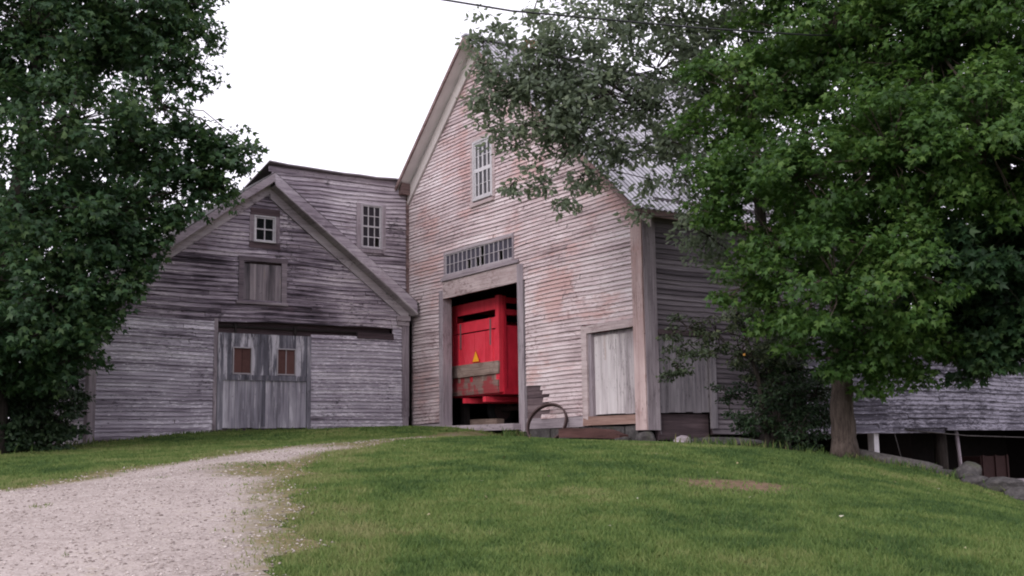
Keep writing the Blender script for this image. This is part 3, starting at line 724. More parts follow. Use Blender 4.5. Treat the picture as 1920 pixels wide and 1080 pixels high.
# doorway frame
b = MB()
bx(b,'X',XB,23.03,23.29,.36,4.60,-.03,.05,.7,.008); fr = b.build('doorway_frame', M['trim_v'], tall)
b = MB(); bx(b,'X',XB,27.0,27.22,.5,4.40,-.03,.05,.6,.008); b.build('jamb_board', M['trim_v'], fr)
b = MB(); bx(b,'X',XB,23.28,27.0,4.15,4.62,-.03,.042,.5,.004); b.build('lintel_board', M['pink_trim'], fr)
b = MB(); b.box(16.03,16.24,27.0,27.08,.55,4.15,.5); b.build('reveal', M['trim_v'], fr); b = MB(); b.box(16.03,16.24,23.2,23.29,.55,4.15,.3); b.build('reveal', M['trim_v'], fr)
b = MB(); b.box(15.72,16.4,23.2,27.1,.42,.58,.6,.01); b.build('threshold', M['trim'], fr)
# transom
ms = ((5,0),(7,0),(8,0),(8,1),(12,0))
w = sash_window(tall,'X',XB,23.50,26.88,4.80,5.38,15,2,.07,M['trim'],M['grey_paint'],M['glass_milky'],.045,.024,hbar=.014,missing=[(14-i,j) for i,j in ms],part='transom_window')
b = MB(); bx(b,'X',XB,23.2,27.05,4.64,4.725,-.01,.085,.2,.004); b.build('sill', M['trim'], w)
# gable window
w = sash_window(tall,'X',XB,24.46,25.32,6.68,8.24,4,4,.055,M['white_paint'],M['white_paint'],M['glass_pale'],.045,.06,rail=2,part='gable_window',hbar=.018)
b = MB(); bx(b,'X',XB,24.28,24.405,6.55,8.42,-.01,.035,.5,.003); bx(b,'X',XB,25.375,25.5,6.55,8.42,-.01,.035,.5,.003); bx(b,'X',XB,24.406,25.374,8.30,8.42,-.01,.033,.5,.003); bx(b,'X',XB,24.3,25.48,6.48,6.58,-.01,.085,.3,.003); b.build('casing', M['pink_trim'], w)
# small door
d = MB(); vplanks(d,'X',XB+.10,18.80,20.36,.68,2.5,6,.03,.006,.03); so = d.build('plank_door', M['white_door'], tall)
b = MB(); bx(b,'X',XB,20.48,20.68,.45,2.58,-.02,.045,.6,.005); bx(b,'X',XB,18.8,20.68,2.58,2.76,-.02,.047,.4,.004); b.build('door_frame', M['pink_trim'], so)
b = MB(); b.box(16.0,16.14,20.36,20.48,.66,2.57,.3); b.box(16.10,16.16,18.8,20.36,2.49,2.57,.1); b.build('door_jamb', M['trim_v'], so)
# side wall (towards the maple)
s1 = MB(); bk = MB()
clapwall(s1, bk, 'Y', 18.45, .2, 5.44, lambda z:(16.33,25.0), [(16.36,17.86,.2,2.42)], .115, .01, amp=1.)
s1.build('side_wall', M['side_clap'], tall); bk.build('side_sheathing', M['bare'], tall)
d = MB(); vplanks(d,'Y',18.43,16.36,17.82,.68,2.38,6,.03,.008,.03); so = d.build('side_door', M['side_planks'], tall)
b = MB(); b.box(17.83,17.99,18.36,18.44,.34,2.5,.5,.008); b.build('door_post', M['side_planks'], so)
b = MB(); b.box(16.34,17.83,18.38,18.44,2.39,2.50,.1,.006); b.build('door_header', M['bare'], so)
b = MB(); b.box(16.33,17.85,18.52,18.6,.1,.66,.2); b.build('door_sill', M['bare'], so)
# interior, back, floor
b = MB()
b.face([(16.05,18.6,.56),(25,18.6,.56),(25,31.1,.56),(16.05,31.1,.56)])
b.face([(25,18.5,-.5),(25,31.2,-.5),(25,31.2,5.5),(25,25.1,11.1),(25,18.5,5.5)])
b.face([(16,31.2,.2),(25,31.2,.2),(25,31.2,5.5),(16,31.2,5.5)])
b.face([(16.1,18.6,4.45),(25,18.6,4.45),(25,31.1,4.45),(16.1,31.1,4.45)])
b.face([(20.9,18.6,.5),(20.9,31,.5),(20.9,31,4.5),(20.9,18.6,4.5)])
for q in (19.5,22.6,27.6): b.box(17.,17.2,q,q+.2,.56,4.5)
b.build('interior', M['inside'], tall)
# roof: corrugated sheets on both slopes
rb = MB(); n = 250
X0,X1 = 15.53,25.4
for yE,sg in ((18.08,-1),(31.55,1)):
    ys_ = [YP, (YP+yE)/2, yE]
    for k in range(n):
        xa,xb = X0+(X1-X0)*k/n, X0+(X1-X0)*(k+1)/n
        ph = lambda kk: .022*(0,1,0,-1)[kk%4] if kk%4 in (1,3) else 0.
        for q in range(2):
            ya,yb = ys_[q],ys_[q+1]; za,zb = roofz(ya),roofz(yb)
            rb.face([(xa,ya,za+ph(k)),(xb,ya,za+ph(k+1)),(xb,yb,zb+ph(k+1)),(xa,yb,zb+ph(k))], (.75,.95,.35,.1)[k%4]+random.uniform(-.06,.06), True)
rb.box(X0,X1,YP-.12,YP+.12,ZP-.02,ZP+.035)
rb.build('tin_roof', M['tin'], tall)
rd = MB()
for yE in (18.12,31.5):
    zE = roofz(yE)
    p = [(15.57,YP,ZP-.04),(25.3,YP,ZP-.04),(25.3,yE,zE-.04),(15.57,yE,zE-.04)]
    rd.hexa([(x,y,z-.06) for x,y,z in p]+p)
rd.build('soffit', M['soffit_board'], tall)
def rakeX(mb, ya, za, yb, zb, xa, xb, top, depth, nseg=8):
    for k in range(nseg):
        t0,t1 = k/nseg,(k+1)/nseg
        wob = lambda t: .010*math.sin(8*t+yb)
        y0,z0 = ya+(yb-ya)*t0, za+(zb-za)*t0+wob(t0); y1,z1 = ya+(yb-ya)*t1, za+(zb-za)*t1+wob(t1)
        mb.hexa([(xa,y0,z0-top-depth),(xb,y0,z0-top-depth),(xb,y1,z1-top-depth),(xa,y1,z1-top-depth),(xa,y0,z0-top),(xb,y0,z0-top),(xb,y1,z1-top),(xa,y1,z1-top)], .3+.4*random.random())
for yE in (18.1,31.5):
    f = MB(); rakeX(f, YP,ZP, yE,roofz(yE), 15.51,15.56, .035, .13); f.build('rake_board', M['rust_trim'], tall)
    f = MB(); rakeX(f, YP,ZP, yE,roofz(yE), 15.91,15.965, .12, .46 if yE > 25 else .30); f.build('frieze_board', M['soffit'] if yE > 25 else M['pink_trim'], tall)
f = MB(); f.box(15.58,25.2,18.10,18.14,roofz(18.12)-.2,roofz(18.12)-.05,.3); f.build('eave_board', M['rust_trim'], tall)

# ================================================================== open shed to the right
shed = thing('open_shed','low open-fronted shed of peeling white clapboards on posts behind the maple','shed',(27,18.,-1.3))
a_ = MB(); bk = MB(); YS = 17.95
def sskip(um, zm, u, e): return (24.0 < um < 25.4 and .3 < zm < .45)
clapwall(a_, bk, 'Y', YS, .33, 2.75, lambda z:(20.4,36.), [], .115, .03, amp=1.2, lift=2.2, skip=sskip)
a_.build('front_wall', M['white_peel'], shed)
b = MB(); b.box(20.4,23.95,17.90,17.96,.20,.32,.8,.006); b.box(25.7,29.2,17.89,17.96,.26,.36,.85,.006); b.box(23.95,25.7,17.97,18.03,.2,.32,.3,.006); b.box(29.2,36,17.93,17.99,.24,.34,.4,.006); b.build('lower_board', M['white_peel'], shed)
bk.build('sheathing', M['bare'], shed)
b = MB()
b.face([(20.3,18.05,.33),(36,18.05,.33),(36,23,.33),(20.3,23,.33)])
b.face([(20.3,22.8,-2.2),(36,22.8,-2.2),(36,22.8,3.8),(20.3,22.8,3.8)]); b.face([(19.4,18.05,-1.5),(19.4,23,-1.5),(19.4,23,.5),(19.4,18.05,.5)]); b.face([(36,18,-2.2),(36,23,-2.2),(36,23,3.8),(36,18,3.8)])
b.build('interior', M['inside'], shed)
b = MB(); b.hexa([(20.2,17.6,2.68),(36.2,17.6,2.68),(36.2,23,3.9),(20.2,23,3.9),(20.2,17.6,2.76),(36.2,17.6,2.76),(36.2,23,3.98),(20.2,23,3.98)]); b.build('roof', M['shingle'], shed)
b = MB(); b.box(22.90,23.08,18.02,18.2,-1.4,.32,.8,.008); b.build('post', M['white_paint'], shed)
b = MB(); b.tube([(26.35,18.1,.32),(26.5,18.08,-1.5)],[.05,.055],8); b.build('post', M['trim_v'], shed)
b = MB(); b.tube([(26.2,18.5,.32),(26.22,18.5,-1.6)],[.17,.18],9); b.build('post', M['bark_dark'], shed)
b = MB(); b.tube([(19.9,18.3,.32),(19.9,18.3,-1.6)],[.12,.12],8); b.build('post', M['bark_dark'], shed)
b = MB(); b.tube([(23.5,17.9,.32),(24.2,18.0,-1.3)],[.012,.012],5); b.tube([(23.8,17.95,.3),(26.6,17.95,.12),(29.5,17.95,.05),(34,17.95,.12)],[.014]*4,5); b.build('cable', M['log'], shed)
b = MB(); b.box(27.0,35.5,17.78,17.9,-1.22,-1.05,.8,.008); b.build('kick_board', M['trim'], shed)
b = MB()
b.box(28.55,29.9,18.9,19.6,-1.5,-1.42); b.box(28.55,29.9,18.9,18.94,-1.42,-.45); b.box(28.55,29.9,19.56,19.6,-1.42,-.45); b.box(28.55,28.6,18.94,19.56,-1.42,-.45); b.box(29.85,29.9,18.94,19.56,-1.42,-.45)
for q in (28.6,29.2,29.75): b.box(q,q+.08,18.86,18.9,-1.45,-.42)
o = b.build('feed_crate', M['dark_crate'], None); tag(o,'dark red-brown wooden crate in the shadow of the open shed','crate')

# ================================================================== red wagon
wag = thing('farm_wagon','tall red slatted farm wagon parked in the open barn doorway','wagon',(18.6,26.35,.58))
WX = 16.6; ya,yb = 25.08,27.64
t = MB()
bx(t,'X',WX,ya,ya+.17,1.46,4.08,-.10,.03,.5); bx(t,'X',WX,yb-.12,yb,1.9,4.02,-.08,.0,.5)
bx(t,'X',WX,ya+.171,yb-.121,3.71,4.03,-.04,.0,.7); bx(t,'X',WX,ya+.171,yb-.121,3.20,3.50,-.04,.0,.4)
bx(t,'X',WX,yb-.30,yb-.121,3.5,3.71,-.039,-.001,.6)
for k in range(4):
    a = ya+.18+k*(yb-ya-.31)/4; bx(t,'X',WX,a+.011,a+(yb-ya-.31)/4-.011,1.9,3.165,-.05,-.012+random.uniform(-.006,.004),None)
for a in (ya+.36, yb-.45): bx(t,'X',WX,a,a+.09,1.9,3.17,-.012,.01,.5)
t.build('tailgate', M['red'], wag)
for a in (ya+.42, yb-.58):
    t = MB(); bx(t,'X',WX,a,a+.07,2.75,3.47,.001,.016); t.build('hinge_strap', M['strap'], wag)
t = MB(); bx(t,'X',WX,ya-.01,yb+.02,1.95,2.29,.02,.075,.55,.010); t.build('bumper_plank', M['plank'], wag)
t = MB(); t.box(WX-.018,WX-.002,ya+.18,yb-.02,1.5,2.2,.1); bx(t,'X',WX,ya+.01,yb+.02,1.44,1.79,.02,.075,.2,.012); t.build('bumper_plank', M['plank_red'], wag)
for a in (25.22,25.85,26.45,27.1,27.5):
    t = MB(); bx(t,'X',WX,a,a+.12,1.76,1.99,-.03,.03,None,.006); t.build('stake', M['red_side'] if a == 26.45 else M['plank'], wag)
for yy,sgn,mt in ((ya,1,M['red_side']),(yb,-1,M['red_side'])):
    t = MB(); y0,y1 = (yy+.0,yy+.04) if sgn>0 else (yy-.04,yy)
    xs_ = [16.71,17.9,19.1,20.3]
    for i,x in enumerate(xs_): t.box(x-.0,x+.09,y0-.02*sgn if sgn>0 else y0,y1 if sgn>0 else y1+.02,1.42,4.06,.5)
    for i in range(3):
        xa,xb = xs_[i]+.09,xs_[i+1]
        for z0,z1 in ((3.87,4.02),(3.55,3.70),(1.42,3.26)): t.box(xa,xb,y0,y1,z0,z1,None)
    t.box(16.70,20.45,y0-.035 if sgn>0 else y0,y1 if sgn>0 else y1+.035,1.40,1.55,.3)
    t.build('side_panel', mt, wag)
t = MB(); t.box(16.62,20.5,ya+.05,yb-.05,1.40,1.47); t.box(20.4,20.46,ya+.05,yb-.05,1.47,3.9); t.build('bed', M['red_side'], wag)
for q in (25.7,26.75):
    t = MB(); t.box(16.52,20.6,q,q+.14,1.22,1.36,.5,.004); t.build('chassis_beam', M['red'], wag)
pass
for xq in (18.05,20.05):
    t = MB(); t.box(xq,xq+.1,25.3,27.4,1.02,1.14); t.box(xq+.02,xq+.08,25.8,25.95,1.13,1.24); t.box(xq+.02,xq+.08,26.8,26.95,1.13,1.24); t.build('axle', M['iron'], wag)
for x in (18.1,20.1):
    for y in (25.3,27.22):
        t = MB(); pr = [(.0,.30),(.02,.43),(.06,.47),(.14,.47),(.18,.43),(.20,.30)]
        t.tube([(x,y+a,1.06) for a,_ in pr],[r for _,r in pr],28,cap=False); wo = t.build('wheel', M['rubber'], wag)
        t = MB(); t.tube([(x,y+.03,1.06),(x,y+.17,1.06)],[.30,.30],24); t.build('rim', M['iron'], wo)
t = MB(); zc = 2.33; tri = lambda s,n: [(WX-n,26.27+.20*s,zc+.115*(1-s)),(WX-n,26.27-.20*s,zc+.115*(1-s)),(WX-n,26.27,zc+.115*(1-s)+.345*s)]
p0,p1 = tri(1.,.018),tri(1.,.026); t.face(p1); t.face(p0[::-1])
for k in range(3): t.face([p0[k],p0[(k+1)%3],p1[(k+1)%3],p1[k]])
to = t.build('reflector_triangle', M['redrim'], wag)
t = MB(); q0,q1 = tri(.84,.0262),tri(.84,.0295); t.face(q1)
for k in range(3): t.face([q0[k],q0[(k+1)%3],q1[(k+1)%3],q1[k]])
t.build('amber_face', M['orange'], to)

b = MB(); b.box(17.2,17.45,26.2,27.6,.56,.78,.5,.01)
tag(b.build('timber_block', M['plank'], None),'short dark timber lying on the barn floor under the red wagon','timber')
# ================================================================== small things by the walls
def hoop():
    c = Vector((15.64,21.66,.53)); r = .51
    e1 = Vector((-.42,.9,0)).normalized(); e2 = Vector((.42,.18,.90)).normalized()
    e1 = (e1-e2*e1.dot(e2)).normalized(); nn = e1.cross(e2)
    mb = MB(); n = 48; pr = [(-.012,-.05),(.012,-.05),(.012,.05),(-.012,.05)]
    ring = []
    for k in range(n):
        th = 2*math.pi*k/n; d = e1*math.cos(th)+e2*math.sin(th)
        ring.append([c+d*(r+a*1.6)+nn*b for a,b in pr])
    for k in range(n):
        A,B = ring[k],ring[(k+1)%n]
        for i in range(4): mb.face([A[i],A[(i+1)%4],B[(i+1)%4],B[i]], .5, i in (0,2))
    tag(mb.build('iron_hoop', M['iron'], None),'rusty iron wheel hoop leaning against the tall barn wall','hoop')
hoop()

def rock(name, label, cat, c, s, seed, mat, group=None, flat=1.):
    rg = np.random.default_rng(seed)
    import bmesh
    bm = bmesh.new(); bmesh.ops.create_icosphere(bm, subdivisions=3, radius=1.); pl = rg.normal(0,1,(9,3)); pl /= np.linalg.norm(pl,axis=1)[:,None]; pd = rg.uniform(.62,.9,9)
    ph = rg.random((5,3))*6.28; fr = rg.uniform(.8,2.4,(5,3))
    for v in bm.verts:
        p = np.array(v.co); k = 1+sum(.075*math.sin(float(fr[i]@p*1.3+ph[i,0])) for i in range(5))
        for a_,d_ in zip(pl,pd):
            t_ = float(a_@p)
            if t_ > d_: p = p-a_*(t_-d_)*.92
        q = p*k*1.12+rg.normal(0,.012,3)
        v.co = (c[0]+q[0]*s[0], c[1]+q[1]*s[1], c[2]+q[2]*s[2])
    me = bpy.data.meshes.new(name); bm.to_mesh(me); bm.free()
    at = me.attributes.new('var','FLOAT','FACE'); at.data.foreach_set('value',[.5]*len(me.polygons))
    me.materials.append(mat)
    o = bpy.data.objects.new(name, me); COL.objects.link(o); return tag(o, label, cat, group)

def beam():
    mb = MB(); n = 14
    for k in range(n):
        a,b_ = 18.95+2.2*k/n, 18.95+2.2*(k+1)/n
        hgt = lambda y: .21 if y > 19.6 else .09+.12*(y-18.95)/.65
        w = lambda y,s: .012*math.sin(9*y+s)
        bz = lambda y: g1(15.72,y)+.16
        mb.hexa([(15.60+w(a,1),a,bz(a)),(15.86,a,bz(a)),(15.86,b_,bz(b_)),(15.60+w(b_,1),b_,bz(b_)),
                 (15.61+w(a,2),a,bz(a)+hgt(a)+w(a,3)),(15.86,a,bz(a)+hgt(a)+w(a,3)),(15.86,b_,bz(b_)+hgt(b_)+w(b_,3)),(15.61+w(b_,2),b_,bz(b_)+hgt(b_)+w(b_,3))], .4)
    tag(mb.build('timber_beam', M['beam_red'], None),'rotting red-brown timber beam lying below the whitewashed plank door','timber')
    mb = MB(); z = lambda y: g1(15.5,y)
    mb.hexa([(15.46,19.6,z(19.6)+.02),(15.55,19.6,z(19.6)+.02),(15.55,21.3,z(21.3)+.02),(15.46,21.3,z(21.3)+.02),(15.46,19.6,z(19.6)+.10),(15.55,19.6,z(19.6)+.10),(15.55,21.3,z(21.3)+.10),(15.46,21.3,z(21.3)+.10)], .95)
    tag(mb.build('loose_plank', M['trim'], None),'thin pale plank lying in the grass in front of the red-brown beam','plank')
beam()
rock('foundation_stone','squarish grey foundation stone under the right corner of the tall barn','stone',(16.03,18.55,.05),(.20,.22,.25),3,M['stone'])
rock('fallen_stone','rough dark stone in the grass left of the barn corner post','stone',(15.72,18.98,.03),(.18,.2,.13),4,M['stone'])
rock('stone_step','long flat stone step below the grey side door','stone step',(17.6,17.95,.0),(1.25,.22,.13),5,M['stone'])
rock('rounded_stone','pale rounded stone at the left end of the stone step','stone',(16.28,17.72,.03),(.2,.14,.12),6,M['trim'])
rock('buff_stone','small buff stone in the grass below the beam','stone',(15.42,19.9,.03),(.14,.13,.06),7,M['plank'])
rock('flat_stone','flat pale stone under the left corner of the low barn','stone',(6.85,28.3,.16),(.45,.28,.09),8,M['stone'])
rock('corner_rubble','small rubble stone in the dark beside the low barn side wall','stone',(6.3,28.2,.1),(.14,.12,.09),9,M['stone'])
rk = [((16.62,11.28,0),(.24,.26,.19),'big rounded boulder at the lawn edge in front of the grey post'),
      ((16.25,10.92,0),(.20,.26,.11),'flat-topped rock just right of the big rounded boulder'),
      ((16.35,10.5,0),(.28,.34,.17),'broad grey rock at the lawn edge near the right of the picture'),
      ((16.1,9.95,0),(.3,.3,.14),'low rock furthest right along the lawn edge'),
      ((16.85,11.75,0),(.36,.25,.09),'thin slab rock lying under the end of the log'),
      ((16.95,12.3,0),(.26,.2,.10),'small dark rock tucked below the middle of the log')]
for i,(c,s,lb) in enumerate(rk): rock('rock',lb,'rock',(c[0],c[1],g1(c[0],c[1])+s[2]*.45),s,20+i,M['stone'],'rocks along the lawn edge')
def log():
    mb = MB(); P = [(16.42,13.35,-.23),(16.6,12.95,-.32),(16.78,12.55,-.40),(16.92,12.2,-.47),(17.0,12.0,-.51)]
    mb.tube(P,[.125,.12,.115,.11,.075],12); tag(mb.build('log', M['log'], None),'pale weathered log lying on the lawn edge right of the maple trunk','log')
log()
mb = MB(); WP = [(-6,15.6,7.9),(0,14.6,7.0),(4.65,13.74,6.52),(6.8,13.3,6.33),(8.75,12.8,6.25),(11.52,11.95,6.29),(12.77,11.82,6.43),(14.53,12.25,6.87),(16.68,12.6,7.4),(20.01,13.,8.2)]
mb.tube(WP,[.0145]*len(WP),6); tag(mb.build('utility_wire', M['wire'], None),'thin black overhead wire sagging across the sky in front of the trees','wire')

# ================================================================== trees
MAPLE = [(0,0),(-.28,.05),(-.56,.5),(-.2,.42),(0,1.),(.2,.42),(.56,.5),(.28,.05)]
OVAL = [(0,0),(-.24,.3),(-.22,.62),(0,1.),(.22,.62),(.24,.3)]
def leaves(name, clumps, dens, size, shape, mat, parent, rng, flat=.4, up=.75):
    T = np.array(shape); k = len(T)
    C = []; CR = []; OUT = []
    for c,r,o in clumps:
        n = max(6,int(dens*r*r)); C.append(np.repeat(np.array(c)[None],n,0)); CR.append(np.full(n,r)); OUT.append(np.repeat(np.array(o)[None],n,0))
    C = np.concatenate(C); CR = np.concatenate(CR); OUT = np.concatenate(OUT); n = len(C)
    off = rng.normal(0,1,(n,3)); off /= np.linalg.norm(off,axis=1)[:,None]; off *= (rng.random(n)**.45)[:,None]
    rr = np.hypot(off[:,0],off[:,1])
    P = C + off*CR[:,None]*np.array([1,1,flat]); P[:,2] -= (rr**2)*CR*.30
    nm = rng.normal(0,.6,(n,3)) + np.array([0,0,up]) + OUT*.5 + off*.25
    nm /= np.linalg.norm(nm,axis=1)[:,None]
    tip = off*np.array([1,1,.2])+OUT*.4+rng.normal(0,.5,(n,3))+np.array([0,0,-.35])
    tip -= nm*(tip*nm).sum(1)[:,None]; tip /= np.linalg.norm(tip,axis=1)[:,None]+1e-9
    sd = np.cross(nm,tip)
    s = size*rng.uniform(.65,1.25,n)
    fold = np.abs(T[:,0])*-.35 + (T[:,1]**2)*-.12
    V = P[:,None,:] + s[:,None,None]*(sd[:,None,:]*T[None,:,0:1] + tip[:,None,:]*T[None,:,1:2] + nm[:,None,:]*fold[None,:,None])
    tri = np.array([(0,i,i+1) for i in range(1,k-1)])
    F = (tri[None]+k*np.arange(n)[:,None,None]).reshape(-1,3)
    var = np.repeat(rng.random(n), len(tri))
    return fast_mesh(name, V.reshape(-1,3), F, var, mat, parent)

def tree(name, label, base, lobes, trunk_r, trunk_pts, mat, bmat, seed, dens=330, cl=13., size=.13, shape=MAPLE, cr=(.26,.48), group=None, flat=.42, twigs=True, shell=.5, cat='tree', limbleaf=.75):
    rng = np.random.default_rng(seed)
    root = thing(name, label, cat, base, group)
    L = [np.array(l[:3]) for l in lobes]; rad_ = [l[3] for l in lobes]
    tb = MB(); tp = [Vector(p) for p in trunk_pts]
    n = len(tp); tr = [trunk_r*(1-.72*i/(n-1)) for i in range(n)]
    fine = []; fr = []
    for i in range(n-1):
        for k in range(4):
            t = k/4; fine.append(tp[i].lerp(tp[i+1],t)+Vector(rng.normal(0,.01,3))); fr.append(tr[i]*(1-t)+tr[i+1]*t)
    fine.append(tp[-1]); fr.append(tr[-1])
    fr[0] *= 1.22; fr[1] *= 1.05
    fine[0] = fine[0]-Vector((0,0,.12))
    tb.tube(fine, fr, 14)
    clumps = []
    top = [np.array(p) for p in fine[4:]]; 
    def tdist(c):
        k = min(range(len(top)), key=lambda i: np.linalg.norm(top[i]-c)+1.5*max(0,top[i][2]-(c[2]-.2*np.linalg.norm((top[i]-c)[:2]))))
        return np.linalg.norm(top[k]-c), k
    order = sorted(range(len(L)), key=lambda q: tdist(L[q])[0]); done = []
    for q_ in order:
        c, r = L[q_], rad_[q_]
        d0, best = tdist(c); st = top[best]; r0 = min(fr[4+best]*.55, .03+.026*r+.012*d0)
        for p_, rr_ in done:
            dd = np.linalg.norm(p_-c)
            if dd < d0*.8 and tdist(p_)[0] < d0: d0 = dd; st = p_; r0 = min(rr_, .018+.02*r)
        done.append((c, r0*.6))
        mid = (st+c)/2+np.array([0,0,.12*np.linalg.norm(c-st)])+rng.normal(0,.08,3)
        pts = [st, st*.55+mid*.45+rng.normal(0,.04,3), mid, (mid+c)/2+rng.normal(0,.06,3), c]
        tb.tube(pts,[r0,r0*.8,r0*.62,r0*.45,r0*.3],6,cap=False)
        for t in (.45,.6,.75,.88):
            if np.linalg.norm(c-st) > .9 and rng.random() < limbleaf:
                q = st+(c-st)*t+np.array([0,0,.1])+rng.normal(0,.22,3); clumps.append((q, rng.uniform(*cr), np.array([0,0,.6])))
        m = max(4,int(cl*r*r))
        for _ in range(m):
            d = rng.normal(0,1,3); d /= np.linalg.norm(d); q = r*(shell+(1-shell)*rng.random()**.7)
            if rng.random() < .22: q = r*rng.random()*shell
            p = c+d*q*np.array([1,1,.88]); rc = rng.uniform(*cr)*(.75+.25*min(1.6,r))
            clumps.append((p,rc,d))
            if twigs: tb.tube([c+(p-c)*.1,(c+p)/2+rng.normal(0,.05*r,3),p],[.016,.011,.005],4,cap=False)
    tb.build('trunk', bmat, root)
    leaves('crown', clumps, dens, size, shape, mat, root, rng, flat)
    return root

ML = [(15.02,12.59,1.3,.38),(15.61,12.18,1.3,.48),(14.75,12.91,1.65,.38),(14.06,13.66,2.66,.5),(13.9,14.15,4.05,.55),(13.96,14.32,5.57,.56),(14.2,14.36,6.83,.58),
      (14.73,13.83,6.36,1.21),(14.28,14.01,4.85,.88),(15.91,12.92,7.42,1.76),(16.52,11.27,6.72,1.81),(14.49,12.60,4.48,1.31),(15.09,11.21,4.62,1.47),(16.24,10.24,4.73,1.60),
      (14.45,13.24,3.29,.95),(14.51,11.96,2.55,1.15),(14.59,13.09,2.08,.6),(15.32,11.23,2.72,1.2),(15.31,12.24,1.75,.62),(16.4,12.0,1.7,.8),
      (17.59,9.51,4.48,1.76),(15.37,14.02,8.94,1.29),(16.21,12.54,9.41,1.93),(17.25,11.07,9.08,2.14),(17.88,12.82,6.83,2.19),(16.90,14.09,4.36,1.5),(18.2,12.85,4.3,1.5),(17.22,12.01,11.15,2.04),(17.24,10.13,7.92,1.84)]
tree('maple_tree','bright green maple with a bare lower trunk on the lawn right of the tall barn',(16.2,13.4,-.25),ML,.235,
     [(16.2,13.4,-.25),(16.2,13.4,.5),(16.22,13.38,1.2),(16.2,13.3,2.2),(16.3,13.1,3.6),(16.5,12.8,5.4),(16.7,12.4,7.4),(16.9,12.1,9.6)],M['leaf_maple'],M['bark'],101,dens=720,cl=22,size=.11,flat=.55,cr=(.22,.46))
SL_ = [(18.57,12.70,2.75,1.05),(18.10,13.36,2.1,.8),(18.21,11.44,2.05,.95),(18.33,12.16,1.9,.75),(17.91,10.96,2.96,1.05),(18.02,12.62,1.75,.55),
      (16.80,10.85,3.0,1.25),(17.53,11.56,1.5,.75),(17.44,10.78,1.75,.72),(17.9,10.04,2.5,1.3),(19.13,11.85,3.99,1.52),(18.5,10.6,3.2,1.4),(19.5,9.5,4.5,1.8),(19.8,8.5,6.5,2.2),(18.6,11.3,5.8,1.8),(17.05,11.1,1.35,.42),(20,11,2.4,1.2),(18.6,11.9,2.1,.8)]
tree('shade_tree','dark shaded tree at the right edge with low boughs hanging over the open shed',(19.6,9.3,-1.6),SL_,.22,
     [(19.6,9.3,g1(19.6,9.3)),(19.6,9.3,0),(19.5,9.4,1.6),(19.4,9.6,3.2),(19.5,9.4,5.),(19.7,9.,7.2)],M['leaf_dark'],M['bark_dark'],102,dens=560,cl=20,size=.14)
GL = [(14.00, 15.92, 5.06, 0.44),(14.39, 15.30, 5.03, 0.57),(14.18, 15.49, 5.73, 0.52),(14.34, 15.07, 4.16, 0.51),(14.00, 16.19, 4.43, 0.31),(13.38, 16.18, 5.83, 0.47),
      (11.2,17.41,7.28,.33),(11.11,17.47,6.54,.28),(11.28,17.36,6.02,.3),(11.58,17.16,6.64,.52),(11.66,17.11,5.91,.46),(12.24,16.82,7.62,.7),(12.7,16.47,6.01,.72),(11.98,16.88,5.27,.32),(13.79,16.1,8.03,.8),(12.55,16.59,6.54,.8),(11.64,17.11,4.92,.15),(12.52,16.61,4.6,.13),(11.52,17.32,8.0,.26),(11.1,17.71,7.84,.15),(12.2,17.09,8.45,.5),
      (11.47,17.35,7.10,.42),(11.89,17.07,6.67,.68),(12.62,16.66,7.0,.9),(12.13,17.02,7.8,.42),(15.85,15.68,8.31,1.2),(12.83,16.5,5.09,.3),(16.6,15.6,2.9,.75),(16.9,15.3,2.2,.8),(16.3,15.8,3.5,.76),(13.24,16.56,8.5,.55),
      (11.62,17.25,7.35,.45),(12.15,16.89,7.0,.9),(13.10,16.41,7.77,.95),(13.24,16.30,6.58,1.05),(12.05,16.95,6.1,.66),(14.30,15.92,7.30,1.15),(14.40,16.10,6.6,.6),(12.53,16.85,8.1,.55),
      (14.01,16.17,8.65,.9),(15.05,15.77,8.40,1.0),(12.59,16.68,5.55,.42),(11.65,17.11,5.6,.3),(15.66,15.87,6.98,1.15),(13.69,16.58,5.6,.34),(14.3,16.3,5.9,.5),(15.2,16.1,5.7,.55),(15.5,16.1,4.75,.42),(15.9,15.9,5.3,.55),(15.6,15.9,6.2,.6),(15.6,15.95,4.1,.6),
      (13.29,16.77,9.48,.8),(14.92,16.17,9.99,1.15),(16.79,15.72,10.63,1.8),(17.45,15.74,8.18,1.6),(17.24,15.68,5.81,1.3),(11.26,17.38,6.65,.26),(11.31,17.57,7.73,.24),(12.2,16.9,4.95,.2),(13.1,16.6,5.1,.22)]
gt = tree('grey_leaved_tree','grey-green tree whose long boughs reach left across the tall barn gable and roof',(17.1,15.75,-.1),GL,.20,
     [(17.1,15.75,-.1),(17.1,15.75,1.2),(17.05,15.75,2.6),(16.9,15.75,4.0),(16.8,15.75,5.6),(16.7,15.75,7.6),(16.6,15.8,9.8)],M['leaf_grey'],M['bark_dark'],103,dens=400,cl=23,size=.13,shape=OVAL,cr=(.2,.42),flat=.6,limbleaf=.5)
dl = np.random.default_rng(3); leaves('dead_leaves',[(np.array((11.98,17.0,7.72)),.15,np.array((-.5,-.5,0)))],2200,.10,OVAL,M['dead_leaf'],gt,dl,.6)
AL = [(14.76,15.77,2.20,.36),(15.29,15.54,2.10,.48),(15.74,15.37,1.74,.50),(14.82,15.57,1.73,.34),(16.11,15.27,2.17,.48),(14.42,15.74,1.45,.17),(14.25,15.78,1.28,.12),(16.52,15.42,1.46,.6),(15.91,15.63,2.51,.43),(14.5,15.85,2.1,.2)]
GL_DONE = 1
